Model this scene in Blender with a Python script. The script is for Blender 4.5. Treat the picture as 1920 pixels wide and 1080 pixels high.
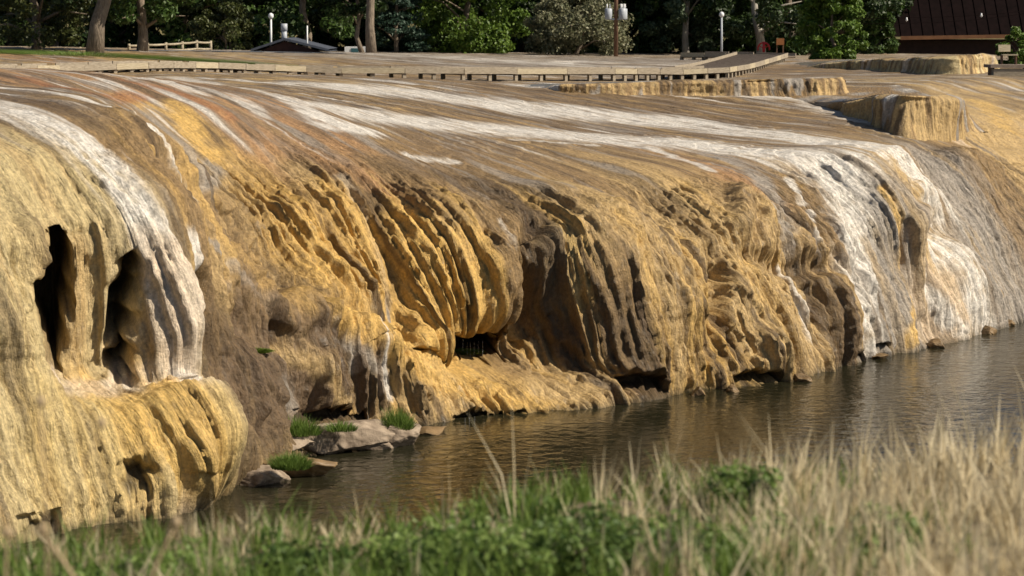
import bpy, bmesh, math, random
import numpy as np
from mathutils import Vector, Matrix
for o in list(bpy.data.objects): bpy.data.objects.remove(o)
sc = bpy.context.scene
COL = sc.collection
R = math.radians
# ------------------------------------------------------------------ camera, sky, sun, exposure
F = 4267.0; CH = 10.0; PITCH = math.atan(491 / F)
cam = bpy.data.cameras.new('camera'); co = bpy.data.objects.new('camera', cam); COL.objects.link(co)
co.location = (0, 0, CH); co.rotation_euler = (math.pi / 2 - PITCH, 0, 0)
cam.sensor_width = 36; cam.lens = F / 1920 * 36; cam.clip_start = .5; cam.clip_end = 3000
cam.dof.use_dof = True; cam.dof.focus_distance = 62; cam.dof.aperture_fstop = 2.7
sc.camera = co
SUN_AZ = R(15)          # measured from +X towards the camera
SUN_EL = R(42)
sd = Vector((math.cos(SUN_AZ) * math.cos(SUN_EL), -math.sin(SUN_AZ) * math.cos(SUN_EL), math.sin(SUN_EL)))
w = bpy.data.worlds.new('World'); sc.world = w; w.use_nodes = True
nt = w.node_tree; bg = nt.nodes['Background']
sky = nt.nodes.new('ShaderNodeTexSky'); sky.sky_type = 'NISHITA'; sky.sun_disc = False
sky.sun_elevation = SUN_EL; sky.sun_rotation = math.atan2(sd.x, sd.y)
nt.links.new(sky.outputs[0], bg.inputs[0]); bg.inputs[1].default_value = .05
sl = bpy.data.lights.new('sun', 'SUN'); sl.energy = 5.0; sl.angle = R(.5); sl.color = (1, .89, .72)
so = bpy.data.objects.new('sun', sl); COL.objects.link(so)
so.rotation_euler = (-sd).to_track_quat('-Z', 'Y').to_euler()
sc.view_settings.view_transform = 'Standard'; sc.view_settings.look = 'None'
sc.view_settings.exposure = .46; sc.view_settings.gamma = 1; sc.view_settings.use_curve_mapping = False

# ------------------------------------------------------------------ helpers
rng = np.random.default_rng(7); random.seed(7)
cp, sp = math.cos(PITCH), math.sin(PITCH)
CAM = np.array([0, 0, CH])
P0 = np.array([-9.36, 43.9]); TT = np.array([.625, .7806]); TT /= np.linalg.norm(TT); NN = np.array([TT[1], -TT[0]])
def ray(x, y):
    a = (x - 960) / F; b = (540 - y) / F
    return np.array([a, cp + b * sp, -sp + b * cp])
def onz(x, y, z): d = ray(x, y); return CAM + d * ((z - CH) / d[2])
def atY(x, y, Y): d = ray(x, y); return CAM + d * (Y / d[1])
def sr(p): d = np.asarray(p)[..., :2] - P0; return d @ TT, d @ NN
def ons(x, y, s):
    d = ray(x, y); p = CAM + d * ((s + P0 @ TT) / (d[:2] @ TT)); return sr(p)[1], p[2]
def proj(p):
    d = p - CAM; z = d[..., 1] * cp - d[..., 2] * sp; u = d[..., 1] * sp + d[..., 2] * cp
    return 960 + F * d[..., 0] / z, 540 - F * u / z, z
PERM = np.random.default_rng(3).permutation(4096).astype(np.int32)
ANG = np.random.default_rng(4).random(4096) * 2 * np.pi
GX, GY = np.cos(ANG).astype(np.float32), np.sin(ANG).astype(np.float32)
def perlin(x, y, seed=0):
    x = np.asarray(x, np.float32) + seed * 17.37; y = np.asarray(y, np.float32) + seed * 9.71
    xi = np.floor(x).astype(np.int32); yi = np.floor(y).astype(np.int32); xf = x - xi; yf = y - yi
    def g(i, j):
        h = PERM[(PERM[(xi + i) & 4095] + yi + j) & 4095]
        return GX[h] * (xf - i) + GY[h] * (yf - j)
    u = xf * xf * xf * (xf * (xf * 6 - 15) + 10); v = yf * yf * yf * (yf * (yf * 6 - 15) + 10)
    a = g(0, 0); a += u * (g(1, 0) - a); b = g(0, 1); b += u * (g(1, 1) - b)
    return (a + v * (b - a)) * 1.45
def sstep(a, b, x): t = np.clip((x - a) / (b - a), 0, 1); return t * t * (3 - 2 * t)
def pchip(x, Y, xq):
    x = np.asarray(x, float); Y = np.asarray(Y, float); h = np.diff(x)
    sh = (-1,) + (1,) * (Y.ndim - 1); hh = h.reshape(sh); d = np.diff(Y, axis=0) / hh
    m = np.zeros_like(Y); m[0] = d[0]; m[-1] = d[-1]
    w1 = 2 * hh[1:] + hh[:-1]; w2 = hh[1:] + 2 * hh[:-1]
    ok = d[1:] * d[:-1] > 0
    den = np.where(ok, w1 / np.where(ok, d[:-1], 1) + w2 / np.where(ok, d[1:], 1), 1)
    m[1:-1] = np.where(ok, (w1 + w2) / den, 0)
    i = np.clip(np.searchsorted(x, xq) - 1, 0, len(x) - 2)
    t = ((xq - x[i]) / h[i]).reshape(sh); t = np.clip(t, 0, 1); H_ = h[i].reshape(sh)
    return ((1 + 2 * t) * (1 - t) ** 2) * Y[i] + t * (1 - t) ** 2 * H_ * m[i] + t * t * (3 - 2 * t) * Y[i + 1] + t * t * (t - 1) * H_ * m[i + 1]

def mat(name, build):
    m = bpy.data.materials.new(name); m.use_nodes = True
    b = m.node_tree.nodes['Principled BSDF']; build(m.node_tree, b); return m
def nd(t, k, **kw):
    n = t.nodes.new(k)
    for a, b in kw.items(): setattr(n, a, b)
    return n
def noisy(name, c1, c2, scale=6, rough=.75, bump=.3, stretch=(1, 1, 1), detail=6, dist=.02, spec=.3):
    def f(t, b):
        tc = nd(t, 'ShaderNodeTexCoord'); mp = nd(t, 'ShaderNodeMapping'); mp.inputs['Scale'].default_value = stretch
        n = nd(t, 'ShaderNodeTexNoise'); n.inputs['Scale'].default_value = scale; n.inputs['Detail'].default_value = detail
        r = nd(t, 'ShaderNodeValToRGB'); r.color_ramp.elements[0].position = .3; r.color_ramp.elements[1].position = .7
        r.color_ramp.elements[0].color = (*c1, 1); r.color_ramp.elements[1].color = (*c2, 1)
        bp = nd(t, 'ShaderNodeBump'); bp.inputs['Strength'].default_value = bump; bp.inputs['Distance'].default_value = dist
        L = t.links.new; L(tc.outputs['Object'], mp.inputs[0]); L(mp.outputs[0], n.inputs['Vector']); L(n.outputs[0], r.inputs[0])
        L(r.outputs[0], b.inputs['Base Color']); L(n.outputs[0], bp.inputs['Height']); L(bp.outputs[0], b.inputs['Normal'])
        b.inputs['Roughness'].default_value = rough; b.inputs['Specular IOR Level'].default_value = spec
    return mat(name, f)
def leafmat(name, c1, c2, trans=.25):
    def f(t, b):
        g = nd(t, 'ShaderNodeNewGeometry'); r = nd(t, 'ShaderNodeValToRGB')
        r.color_ramp.elements[0].color = (*c1, 1); r.color_ramp.elements[1].color = (*c2, 1)
        t.links.new(g.outputs['Random Per Island'], r.inputs[0]); t.links.new(r.outputs[0], b.inputs['Base Color'])
        b.inputs['Roughness'].default_value = .5; b.inputs['Specular IOR Level'].default_value = .35
        tr = nd(t, 'ShaderNodeBsdfTranslucent'); mx = nd(t, 'ShaderNodeMixShader'); mx.inputs[0].default_value = trans
        t.links.new(r.outputs[0], tr.inputs[0]); t.links.new(b.outputs[0], mx.inputs[1]); t.links.new(tr.outputs[0], mx.inputs[2])
        t.links.new(mx.outputs[0], t.nodes['Material Output'].inputs[0])
    return mat(name, f)
def link(name, me, m=None, parent=None, loc=None):
    o = bpy.data.objects.new(name, me); COL.objects.link(o)
    if m is not None and me is not None and not me.materials: me.materials.append(m)
    if parent: o.parent = parent
    if loc is not None: o.location = loc
    return o
def tag(o, label=None, cat=None, group=None, kind=None):
    if label: o['label'] = label
    if cat: o['category'] = cat
    if group: o['group'] = group
    if kind: o['kind'] = kind
    return o
def thing(name, label, cat, loc=(0, 0, 0), group=None):
    o = bpy.data.objects.new(name, None); COL.objects.link(o); o.location = loc; o.empty_display_size = .2
    return tag(o, label, cat, group)
def npmesh(name, V, Q, smooth=True):
    me = bpy.data.meshes.new(name); V = np.asarray(V, np.float32); Q = np.asarray(Q, np.int32); k = Q.shape[1]
    me.vertices.add(len(V)); me.vertices.foreach_set('co', V.ravel())
    me.loops.add(Q.size); me.loops.foreach_set('vertex_index', Q.ravel())
    me.polygons.add(len(Q)); me.polygons.foreach_set('loop_start', np.arange(len(Q), dtype=np.int32) * k)
    me.polygons.foreach_set('loop_total', np.full(len(Q), k, np.int32))
    me.polygons.foreach_set('use_smooth', np.full(len(Q), smooth)); me.update(calc_edges=True); return me
def grid_faces(nr, nc):
    i = np.arange(nr - 1)[:, None] * nc + np.arange(nc - 1)[None, :]
    return np.stack([i, i + 1, i + nc + 1, i + nc], -1).reshape(-1, 4)
class MB:
    def __init__(s): s.v = []; s.f = []
    def box(s, c, size, rz=0, ry=0, rx=0):
        M = Matrix.Translation(c) @ Matrix.Rotation(rz, 4, 'Z') @ Matrix.Rotation(ry, 4, 'Y') @ Matrix.Rotation(rx, 4, 'X'); n = len(s.v); hx, hy, hz = [q / 2 for q in size]
        s.v += [M @ Vector((x, y, z)) for x in (-hx, hx) for y in (-hy, hy) for z in (-hz, hz)]
        s.f += [tuple(n + k for k in q) for q in ((0, 1, 3, 2), (4, 6, 7, 5), (0, 4, 5, 1), (2, 3, 7, 6), (0, 2, 6, 4), (1, 5, 7, 3))]; return s
    def beam(s, a, b, wd, ht):
        a, b = Vector(a), Vector(b); d = b - a; q = math.atan2(d.y, d.x); p = -math.asin(d.z / d.length)
        return s.box((a + b) / 2, (d.length, wd, ht), q, p)
    def tube(s, pts, rad, n=8, cap=True):
        pts = [Vector(p) for p in pts]; base = len(s.v)
        for i, p in enumerate(pts):
            d = (pts[min(i + 1, len(pts) - 1)] - pts[max(i - 1, 0)]).normalized(); a = d.orthogonal().normalized() if i == 0 else (a - d * a.dot(d)).normalized(); b = d.cross(a)
            for k in range(n): t = 2 * math.pi * k / n; s.v.append(p + (a * math.cos(t) + b * math.sin(t)) * rad[i])
        for i in range(len(pts) - 1):
            for k in range(n): s.f.append((base + i * n + k, base + i * n + (k + 1) % n, base + (i + 1) * n + (k + 1) % n, base + (i + 1) * n + k))
        if cap: s.f.append(tuple(base + k for k in range(n))[::-1]); s.f.append(tuple(base + (len(pts) - 1) * n + k for k in range(n)))
        return s
    def poly(s, pts, faces): n = len(s.v); s.v += [Vector(p) for p in pts]; s.f += [tuple(n + k for k in q) for q in faces]; return s
    def mesh(s, name, smooth=False):
        me = bpy.data.meshes.new(name); me.from_pydata([tuple(v) for v in s.v], [], s.f); me.update()
        if smooth: me.polygons.foreach_set('use_smooth', [True] * len(me.polygons))
        return me
    def build(s, name, m, parent=None, smooth=False): return link(name, s.mesh(name, smooth), m, parent)

# ------------------------------------------------------------------ the travertine terrace: profiles followed down the flow of the water
TR = [
(1.2,[(0,420),(20,480),(45,600),(60,690),(95,760),(130,860),(160,940),(170,1005)]),
(3.0,[(0,265),(80,330),(130,420),(140,560),(150,700),(190,740),(260,800),(310,880),(330,950),(335,985)]),
(4.67,[(0,195),(100,225),(200,290),(290,400),(340,500),(365,600),(362,715),(400,735),(430,800),(425,880),(400,950)]),
(6.3,[(0,175),(150,200),(250,270),(330,390),(375,480),(384,560),(380,680),(420,740),(450,800),(455,860),(450,900)]),
(8.2,[(0,162),(100,168),(190,190),(270,245),(320,300),(362,362),(400,440),(433,533),(443,620),(470,680),(485,740),(495,800),(520,870)]),
(10.3,[(230,200),(330,270),(380,320),(400,400),(450,490),(500,560),(515,640),(530,700),(550,790),(610,850)]),
(12.7,[(180,160),(300,230),(400,330),(440,400),(490,480),(540,540),(600,590),(640,680),(662,775),(700,840)]),
(15,[(300,150),(420,215),(500,300),(590,400),(650,500),(690,580),(760,655),(800,720),(830,800)]),
(17,[(430,190),(620,290),(720,360),(800,450),(840,550),(845,640),(828,680),(900,715),(960,770),(975,785)]),
(18.4,[(530,205),(720,290),(860,370),(935,460),(962,550),(935,635),(922,665),(960,690),(1030,735),(1060,768)]),
(19.3,[(560,200),(760,290),(900,370),(985,440),(975,540),(965,610),(1000,680),(1060,730),(1110,765)]),
(20.4,[(600,205),(800,290),(960,370),(1030,430),(1060,520),(1085,620),(1110,700),(1165,755)]),
(21.5,[(660,215),(830,280),(960,330),(1080,390),(1150,480),(1200,600),(1225,700),(1230,748)]),
(23,[(730,225),(900,280),(1050,335),(1170,410),(1240,500),(1275,600),(1290,700),(1292,740)]),
(24.9,[(800,230),(1000,290),(1180,370),(1290,460),(1345,560),(1370,640),(1395,700),(1402,725)]),
(27.5,[(900,235),(1120,285),(1300,340),(1400,420),(1440,500),(1480,580),(1505,660),(1512,706)]),
(30.9,[(1000,235),(1250,285),(1400,325),(1500,390),(1560,480),(1600,560),(1620,640),(1625,680)]),
(33.4,[(1100,240),(1350,275),(1520,320),(1600,400),(1650,500),(1680,580),(1695,662)]),
(35.5,[(1200,240),(1450,270),(1620,290),(1690,340),(1720,400),(1715,480),(1725,560),(1750,640),(1760,648)]),
(38.5,[(1300,235),(1550,262),(1680,290),(1725,340),(1740,440),(1790,500),(1820,560),(1838,628)]),
(42,[(1400,225),(1600,250),(1720,290),(1790,370),(1850,450),(1890,520),(1905,605)]),
(44.9,[(1500,215),(1700,250),(1800,290),(1870,350),(1930,430),(1960,520),(1980,590)]),
(48.6,[(1600,205),(1750,215),(1850,270),(1920,310),(2000,400),(2060,520),(2080,572)]),
]
top_pts = []
LN = []
for s, pts in TR:
    L = [ons(x, y, s) for x, y in pts]
    if s == 1.2: L = [(-6.6, 8.15), (-4.3, 7.4)] + L
    LN.append((s, L))
    for r, z in L[:2]:
        q = P0 + TT * s + NN * r; top_pts.append((q[0], q[1], z))
for x, y, Y in [(0,136,88),(142,135,93),(289,130,95),(413,131,100),(565,139,103),(760,146,104),(960,147,107),(1200,146,112),(1345,142,114),(1477,112,128),
                (0,104,112),(200,99,118),(480,96,140),(700,98,165),(960,98,170),(1200,101,165),(1480,112,150),(1700,128,118),(1900,140,106),(1400,180,90),(1700,170,92),(1880,160,92)]:
    p_ = atY(x, y, Y); top_pts.append((p_[0], p_[1], p_[2] - (.12 if y > 111 and Y < 129 and x < 1480 and y < 148 else 0)))
top_pts += [(-90, 200, 8.6), (90, 200, 7.6), (-50, 75, 8.1), (70, 90, 6.9), (90, 130, 7.4), (0, 230, 8), (-30, 45, 8.2), (-19, 72, 8.15), (-12, 80, 8.1), (-4, 85, 7.9)]
TP = np.array(top_pts)
def tps(d): return np.where(d > 0, d * d * np.log(np.maximum(d, 1e-9)), 0)
D_ = np.linalg.norm(TP[:, None, :2] - TP[None, :, :2], axis=-1) / 50
n_ = len(TP); nt_ = 2 * len(TR); sm_ = np.full(n_, .004); sm_[nt_:nt_ + 10] = 2e-5; A_ = np.zeros((n_ + 3, n_ + 3)); A_[:n_, :n_] = tps(D_) + np.diag(sm_)
Pm = np.c_[np.ones(n_), TP[:, :2] / 50]; A_[:n_, n_:] = Pm; A_[n_:, :n_] = Pm.T
W_ = np.linalg.solve(A_, np.r_[TP[:, 2], 0, 0, 0])
def ztop(X, Y):
    X = np.asarray(X, float); Y = np.asarray(Y, float); o = W_[n_] + W_[n_ + 1] * X / 50 + W_[n_ + 2] * Y / 50
    for k in range(n_): o = o + W_[k] * tps(np.hypot(X - TP[k, 0], Y - TP[k, 1]) / 50)
    return o
def ztop_sr(s, r): q0 = P0[0] + TT[0] * s + NN[0] * r; q1 = P0[1] + TT[1] * s + NN[1] * r; return ztop(q0, q1)
base0 = LN[0][1]; baseN = LN[-1][1]
LN = [(-12., [(r + .5, z) for r, z in base0]), (-4., [(r + .2, z) for r, z in base0])] + LN
for s, off in ((54., -.6), (62., .4), (75., 0.), (95., .5), (132., 0.)): LN.append((s, [(r + off, z * .97) for r, z in baseN[1:]]))
ds, dv = .046, .042
s_ = [-9.0]
while s_[-1] < 48: s_.append(s_[-1] + ds * (1.6 if s_[-1] < -1 else 1))
st = ds
while s_[-1] < 130: st = min(st * 1.025, .4); s_.append(s_[-1] + st)
v_ = list(np.arange(1.3, -15, -dv)); st = dv
while v_[-1] > -125: st = min(st * 1.035, .55); v_.append(v_[-1] - st)
S1 = np.array(s_); V1 = np.array(v_)
U = []
for s, L in LN:
    rz = list(L) + [(L[-1][0] + .1, L[-1][1] - 1.6)]
    r0 = rz[0][0]; top = [(r, float(ztop_sr(s, r))) for r in (-125, -90, -60, -40, -28, -20) if r < r0 - 5]
    rz = np.array(top + rz); v = rz[:, 0] - rz[:, 1]; keep = [0]
    for i in range(1, len(v)):
        if v[i] > v[keep[-1]] + .08: keep.append(i)
    v = v[keep]; u = (rz[:, 0] + rz[:, 1])[keep]; U.append(pchip(v, u, np.clip(V1, v[0], v[-1])) + np.minimum(V1 - v[0], 0) - np.maximum(V1 - v[-1], 0))
U = pchip(np.array([l[0] for l in LN]), np.array(U), S1)           # (columns, rows)
SS, VV = np.meshgrid(S1, V1, indexing='ij')
Rr = (U + VV) / 2; Zz = (U - VV) / 2
for _ in range(2):                                                  # the plateau behind: one smooth sheet
    J = 300; zt = ztop_sr(SS[:, J:], Rr[:, J:]); wb = sstep(-9.5, -14, Rr[:, J:])
    Zz[:, J:] = Zz[:, J:] * (1 - wb) + zt * wb; Rr[:, J:] = Zz[:, J:] + VV[:, J:]
# light smoothing along the bank to round the joins
for _ in range(10): 
    Rr[1:-1] = .25 * Rr[:-2] + .5 * Rr[1:-1] + .25 * Rr[2:]; Zz[1:-1] = .25 * Zz[:-2] + .5 * Zz[1:-1] + .25 * Zz[2:]
def world(r, z): return np.stack([P0[0] + TT[0] * SS + NN[0] * r, P0[1] + TT[1] * SS + NN[1] * r, z], -1)
def normals(P):
    a = np.gradient(P, axis=0); b = np.gradient(P, axis=1); n = np.cross(a, b); n /= np.linalg.norm(n, axis=-1, keepdims=True) + 1e-9
    return n
W0 = world(Rr, Zz); N0 = normals(W0)
if N0[100, 300] @ np.array([NN[0], NN[1], 1]) < 0: N0 = -N0
px, py, pd = proj(W0); dsel = (slice(None, None, 2), slice(None, None, 2))
qx, qy, qd, qs, qv = [a[dsel].ravel() for a in (px, py, pd, SS, VV)]
def look(x, y):
    """pixel -> (s, v): the nearest surface the pixel's ray meets"""
    d = np.hypot(qx - x, qy - y); m = d < 9
    if not m.any(): i = int(np.argmin(d)); return qs[i], qv[i]
    ii = np.nonzero(m)[0]; near = qd[ii].min(); ii = ii[qd[ii] < near + 1.2]; i = ii[np.argmin(d[ii])]; return qs[i], qv[i]
KV = .6                                                            # distances along the flow count less than across it
def seg_d(S, V, a, b):
    ax, ay, bx, by = a[0], a[1] * KV, b[0], b[1] * KV; dx, dy = bx - ax, by - ay; l = dx * dx + dy * dy + 1e-9
    t = np.clip(((S - ax) * dx + (V * KV - ay) * dy) / l, 0, 1); return np.hypot(S - ax - t * dx, V * KV - ay - t * dy), t
def stroke(pix, hw, soft=.5, jit=None):
    """mask (columns, rows) for a streak through pixels; hw half width in metres"""
    P = [look(*p) for p in pix]; s0 = min(p[0] for p in P) - hw * 3; s1 = max(p[0] for p in P) + hw * 3
    v0 = min(p[1] for p in P) - hw * 4; v1 = max(p[1] for p in P) + hw * 4
    i0, i1 = np.searchsorted(S1, [s0, s1]); j0, j1 = np.searchsorted(-V1, [-v1, -v0]); sl_ = (slice(i0, i1), slice(j0, j1))
    S, V = SS[sl_], VV[sl_]
    if jit is not None: S = S + jit[sl_] * hw
    d = np.full(S.shape, 9e9)
    for a, b in zip(P[:-1], P[1:]): d = np.minimum(d, seg_d(S, V, a, b)[0])
    if len(P) == 1: d = np.hypot(S - P[0][0], (V - P[0][1]) * KV)
    return sl_, sstep(hw * (1 + soft), hw * (1 - soft), d)
def region(pix, soft):
    P = [look(*p) for p in pix]; s0 = min(p[0] for p in P) - soft; s1 = max(p[0] for p in P) + soft
    v0 = min(p[1] for p in P) - soft; v1 = max(p[1] for p in P) + soft
    i0, i1 = np.searchsorted(S1, [s0, s1]); j0, j1 = np.searchsorted(-V1, [-v1, -v0]); sl_ = (slice(i0, i1), slice(j0, j1))
    S, V = SS[sl_], VV[sl_]; S = S + .16 * perlin(S * 5, V * 1.5, 31); V = V + .12 * perlin(S * 5, V * 3, 32)
    ins = np.zeros(S.shape, bool); d = np.full(S.shape, 9e9); k = len(P)
    for i in range(k):
        a, b = P[i], P[(i + 1) % k]; d = np.minimum(d, seg_d(S, V, a, b)[0])
        c = ((a[1] > V) != (b[1] > V)) & (S < (b[0] - a[0]) * (V - a[1]) / (b[1] - a[1] + 1e-9) + a[0]); ins ^= c
    return sl_, sstep(-soft, soft, np.where(ins, d, -d))

steep = np.clip(1 - N0[..., 2], 0, 1); face = sstep(.018, .16, steep) * sstep(-16.5, -13, VV)
mid = sstep(.008, .08, steep) * sstep(-20, -14, VV)
DSP = np.zeros_like(SS)
sw = SS + .30 * perlin(SS * .5, VV * .13, 1) + .07 * perlin(SS * 1.7, VV * .45, 2)
amp_ = np.interp(S1, [-9, 3, 6, 8, 11, 14, 19, 32, 35, 40, 50], [.5, .45, .35, .9, 1.1, 1.0, 1.0, .9, .34, .42, .8])[:, None]   # how deeply each stretch is fluted
DSP += .34 * perlin(SS * .33, VV * .30, 3) * face
fl_ = .22 * face + .78 * sstep(.07, .42, steep) * face                # flutes deepen as the face steepens
wq = .16 * perlin(SS * 2.3, VV * .5, 8)
DSP += amp_ * fl_ * .22 * (np.abs(perlin(sw * .8, VV * .06, 4)) - .3)
DSP += amp_ * fl_ * .20 * (np.abs(perlin(sw * 1.5 + wq, VV * .07, 5)) ** .9 - .32)
DSP += amp_ * fl_ * .29 * (np.abs(perlin(sw * 2.7 + wq, VV * .08, 6)) ** .9 - .32)
DSP += (.2 + .8 * amp_) * (.3 * face + .7 * fl_) * .34 * (np.abs(perlin(sw * 4.6 + wq, VV * .12, 12)) ** .9 - .32)
DSP += (.3 + .7 * amp_) * face * .19 * (np.abs(perlin(sw * 7.5 + wq, VV * .28, 45)) - .3)
ph = VV * .42 + 1.3 * perlin(SS * .55, VV * .12, 13) + .25 * perlin(SS * 2.2, VV * .3, 14); fr_ = ph - np.floor(ph)
DSP += amp_ * face * (.05 + .15 * sstep(-.1, .5, perlin(SS * .35, VV * .25, 15))) * (fr_ * sstep(1, .86, fr_) - .4)   # lobes that swell and break off
DSP += (.25 + .75 * face) * mid * .06 * (.4 + .6 * amp_) * perlin(SS * 5, VV * 1.6, 7)
DSP += (.2 + .8 * face) * mid * .10 * (.1 + .9 * amp_) * (np.abs(perlin(SS * 6.0 + wq, VV * .9, 9)) - .25)
DSP += (.3 + .7 * amp_) * face * .09 * (np.abs(perlin(SS * 8.2, VV * 2.6, 16)) - .25) + face * .05 * (np.abs(perlin(sw * 7.6, VV * .5, 17)) - .25)
DSP += (1 - face) * (.03 * perlin(SS * 1.1, VV * .5, 10) + .03 * perlin(SS * 3.0, VV * .6, 11))
tr_ = VV * 1.1 + .8 * perlin(SS * 1.2, VV * .3, 18); tf_ = tr_ - np.floor(tr_); DSP += (1 - face) * .05 * (tf_ * sstep(1, .8, tf_) - .4) * sstep(-.1, .4, perlin(SS * .4, VV * .12, 19))   # rimmed steps on the top
for pix, hw, amp in [                                              # lobes, crevices and columns seen in the face
    ([(470,490),(560,572),(640,600),(710,625),(745,668)], .2, -.32), ([(600,660),(640,720)], 1.0, .3), ([(480,720),(500,770)], .8, .3), ([(560,440),(610,520),(640,570)], 1.5, .45), ([(1130,450),(1170,560),(1190,650)], 1.8, .45), ([(850,470),(860,560)], 1.3, .12), ([(700,400),(728,500),(748,600),(755,640)], .22, -.12), ([(1338,480),(1342,580),(1335,650)], .3, -.45), ([(1605,470),(1612,560),(1630,640)], .3, -.35), ([(440,480),(520,565),(600,595),(720,650)], .35, .3), ([(520,620),(560,700),(580,770)], .3, -.3), ([(620,640),(660,720),(690,780)], .3, -.3), ([(470,690),(470,790)], .35, -.3), ([(720,690),(770,770)], .25, -.25), ([(880,720),(930,770)], .25, -.2),
    ([(60,450),(75,520)], .3, .2), ([(165,450),(165,600),(175,700)], .22, -.25), ([(255,520),(262,620),(265,715)], .2, -.25), ([(285,560),(295,715)], .2, -.2), ([(30,500),(40,620)], .2, -.25), ([(1003,425),(986,470),(973,560),(966,615)], .28, -.55), ([(800,500),(806,560),(800,640)], .45, .25), ([(885,520),(890,590)], .75, .25),
    ([(945,470),(955,560)], .4, .25), ([(735,470),(750,580),(760,650)], .2, -.1), ([(700,430),(720,540),(745,630)], .2, -.08),
    ([(640,420),(670,500),(690,570)], .5, .3), ([(545,430),(590,520)], .5, .25), ([(1100,450),(1110,560),(1120,640)], .5, .25),
    ([(1250,470),(1290,560)], .6, .25), ([(1385,370),(1385,425)], .28, .35), ([(1430,400),(1440,450)], .3, .3), ([(1490,400),(1510,460)], .3, .2), ([(1560,430),(1575,480)], .3, .25),
    ([(1350,510),(1345,560)], .25, -.35), ([(1400,478),(1470,492),(1560,500)], .22, -.25), ([(1420,560),(1440,600)], .9, .35), ([(1570,550),(1590,600)], .6, .35),
    ([(1340,650),(1350,690)], .45, .35), ([(1440,660)], .5, .35), ([(1545,660)], .5, .2), ([(1530,540),(1540,640)], .2, -.3), ([(1625,600),(1640,660)], .2, -.2),
    ([(1790,490),(1810,540)], .9, .35), ([(1728,350),(1718,430),(1715,500),(1725,575)], .22, .3), ([(1700,420),(1700,560)], .15, -.25), ([(1690,540),(1700,640)], .3, .25), ([(1750,560),(1800,610)], .4, .25),
    ([(393,530),(388,620),(384,690)], .22, -.5), ([(415,560),(418,640)], .25, .2), ([(300,470),(320,600),(320,690)], .2, -.12), ([(175,480),(180,600),(190,700)], .35, .15),
    ([(130,500),(140,600),(150,690)], .3, .2), ([(265,560),(275,690)], .3, .2), ([(20,600),(60,700)], .5, .25), ([(330,760),(390,800)], .7, .25), ([(200,790),(250,850)], .8, .2),
    ([(370,860),(375,910)], .28, .3), ([(560,650),(600,720),(620,760)], .5, .2), ([(740,690),(790,760)], .5, .25), ([(640,620),(650,700)], .3, -.2), ([(470,700),(480,760)], .5, .25)]:
    sl_, m = stroke(pix, hw, .8); DSP[sl_] += amp * m
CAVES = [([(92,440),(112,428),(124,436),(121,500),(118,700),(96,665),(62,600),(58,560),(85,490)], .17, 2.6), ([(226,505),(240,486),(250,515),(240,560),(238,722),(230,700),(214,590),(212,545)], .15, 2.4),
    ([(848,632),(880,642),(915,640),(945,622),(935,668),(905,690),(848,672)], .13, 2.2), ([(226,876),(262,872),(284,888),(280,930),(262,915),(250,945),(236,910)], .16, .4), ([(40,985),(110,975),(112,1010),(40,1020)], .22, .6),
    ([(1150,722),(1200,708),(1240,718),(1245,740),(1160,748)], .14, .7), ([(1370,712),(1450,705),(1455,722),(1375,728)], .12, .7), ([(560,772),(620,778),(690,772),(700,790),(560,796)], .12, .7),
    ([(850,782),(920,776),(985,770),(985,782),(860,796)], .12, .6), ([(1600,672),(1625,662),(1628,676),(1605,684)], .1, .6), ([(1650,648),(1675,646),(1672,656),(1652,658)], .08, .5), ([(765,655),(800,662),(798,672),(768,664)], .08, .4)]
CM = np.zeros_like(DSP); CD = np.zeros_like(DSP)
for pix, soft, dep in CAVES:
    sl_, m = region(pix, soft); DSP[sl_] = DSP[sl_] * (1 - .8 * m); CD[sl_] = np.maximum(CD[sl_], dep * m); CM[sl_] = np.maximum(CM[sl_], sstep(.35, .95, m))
W1 = W0 + N0 * DSP[..., None] + CD[..., None] * np.array([-.22, .95, .12])   # hollows run back away from the sun
qW = W1[dsel].reshape(-1, 3)
def surf(x, y):
    d = np.hypot(qx - x, qy - y); ii = np.nonzero(d < 9)[0]; ii = ii[qd[ii] < qd[ii].min() + 1.2]; return qW[ii[np.argmin(d[ii])]]

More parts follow.
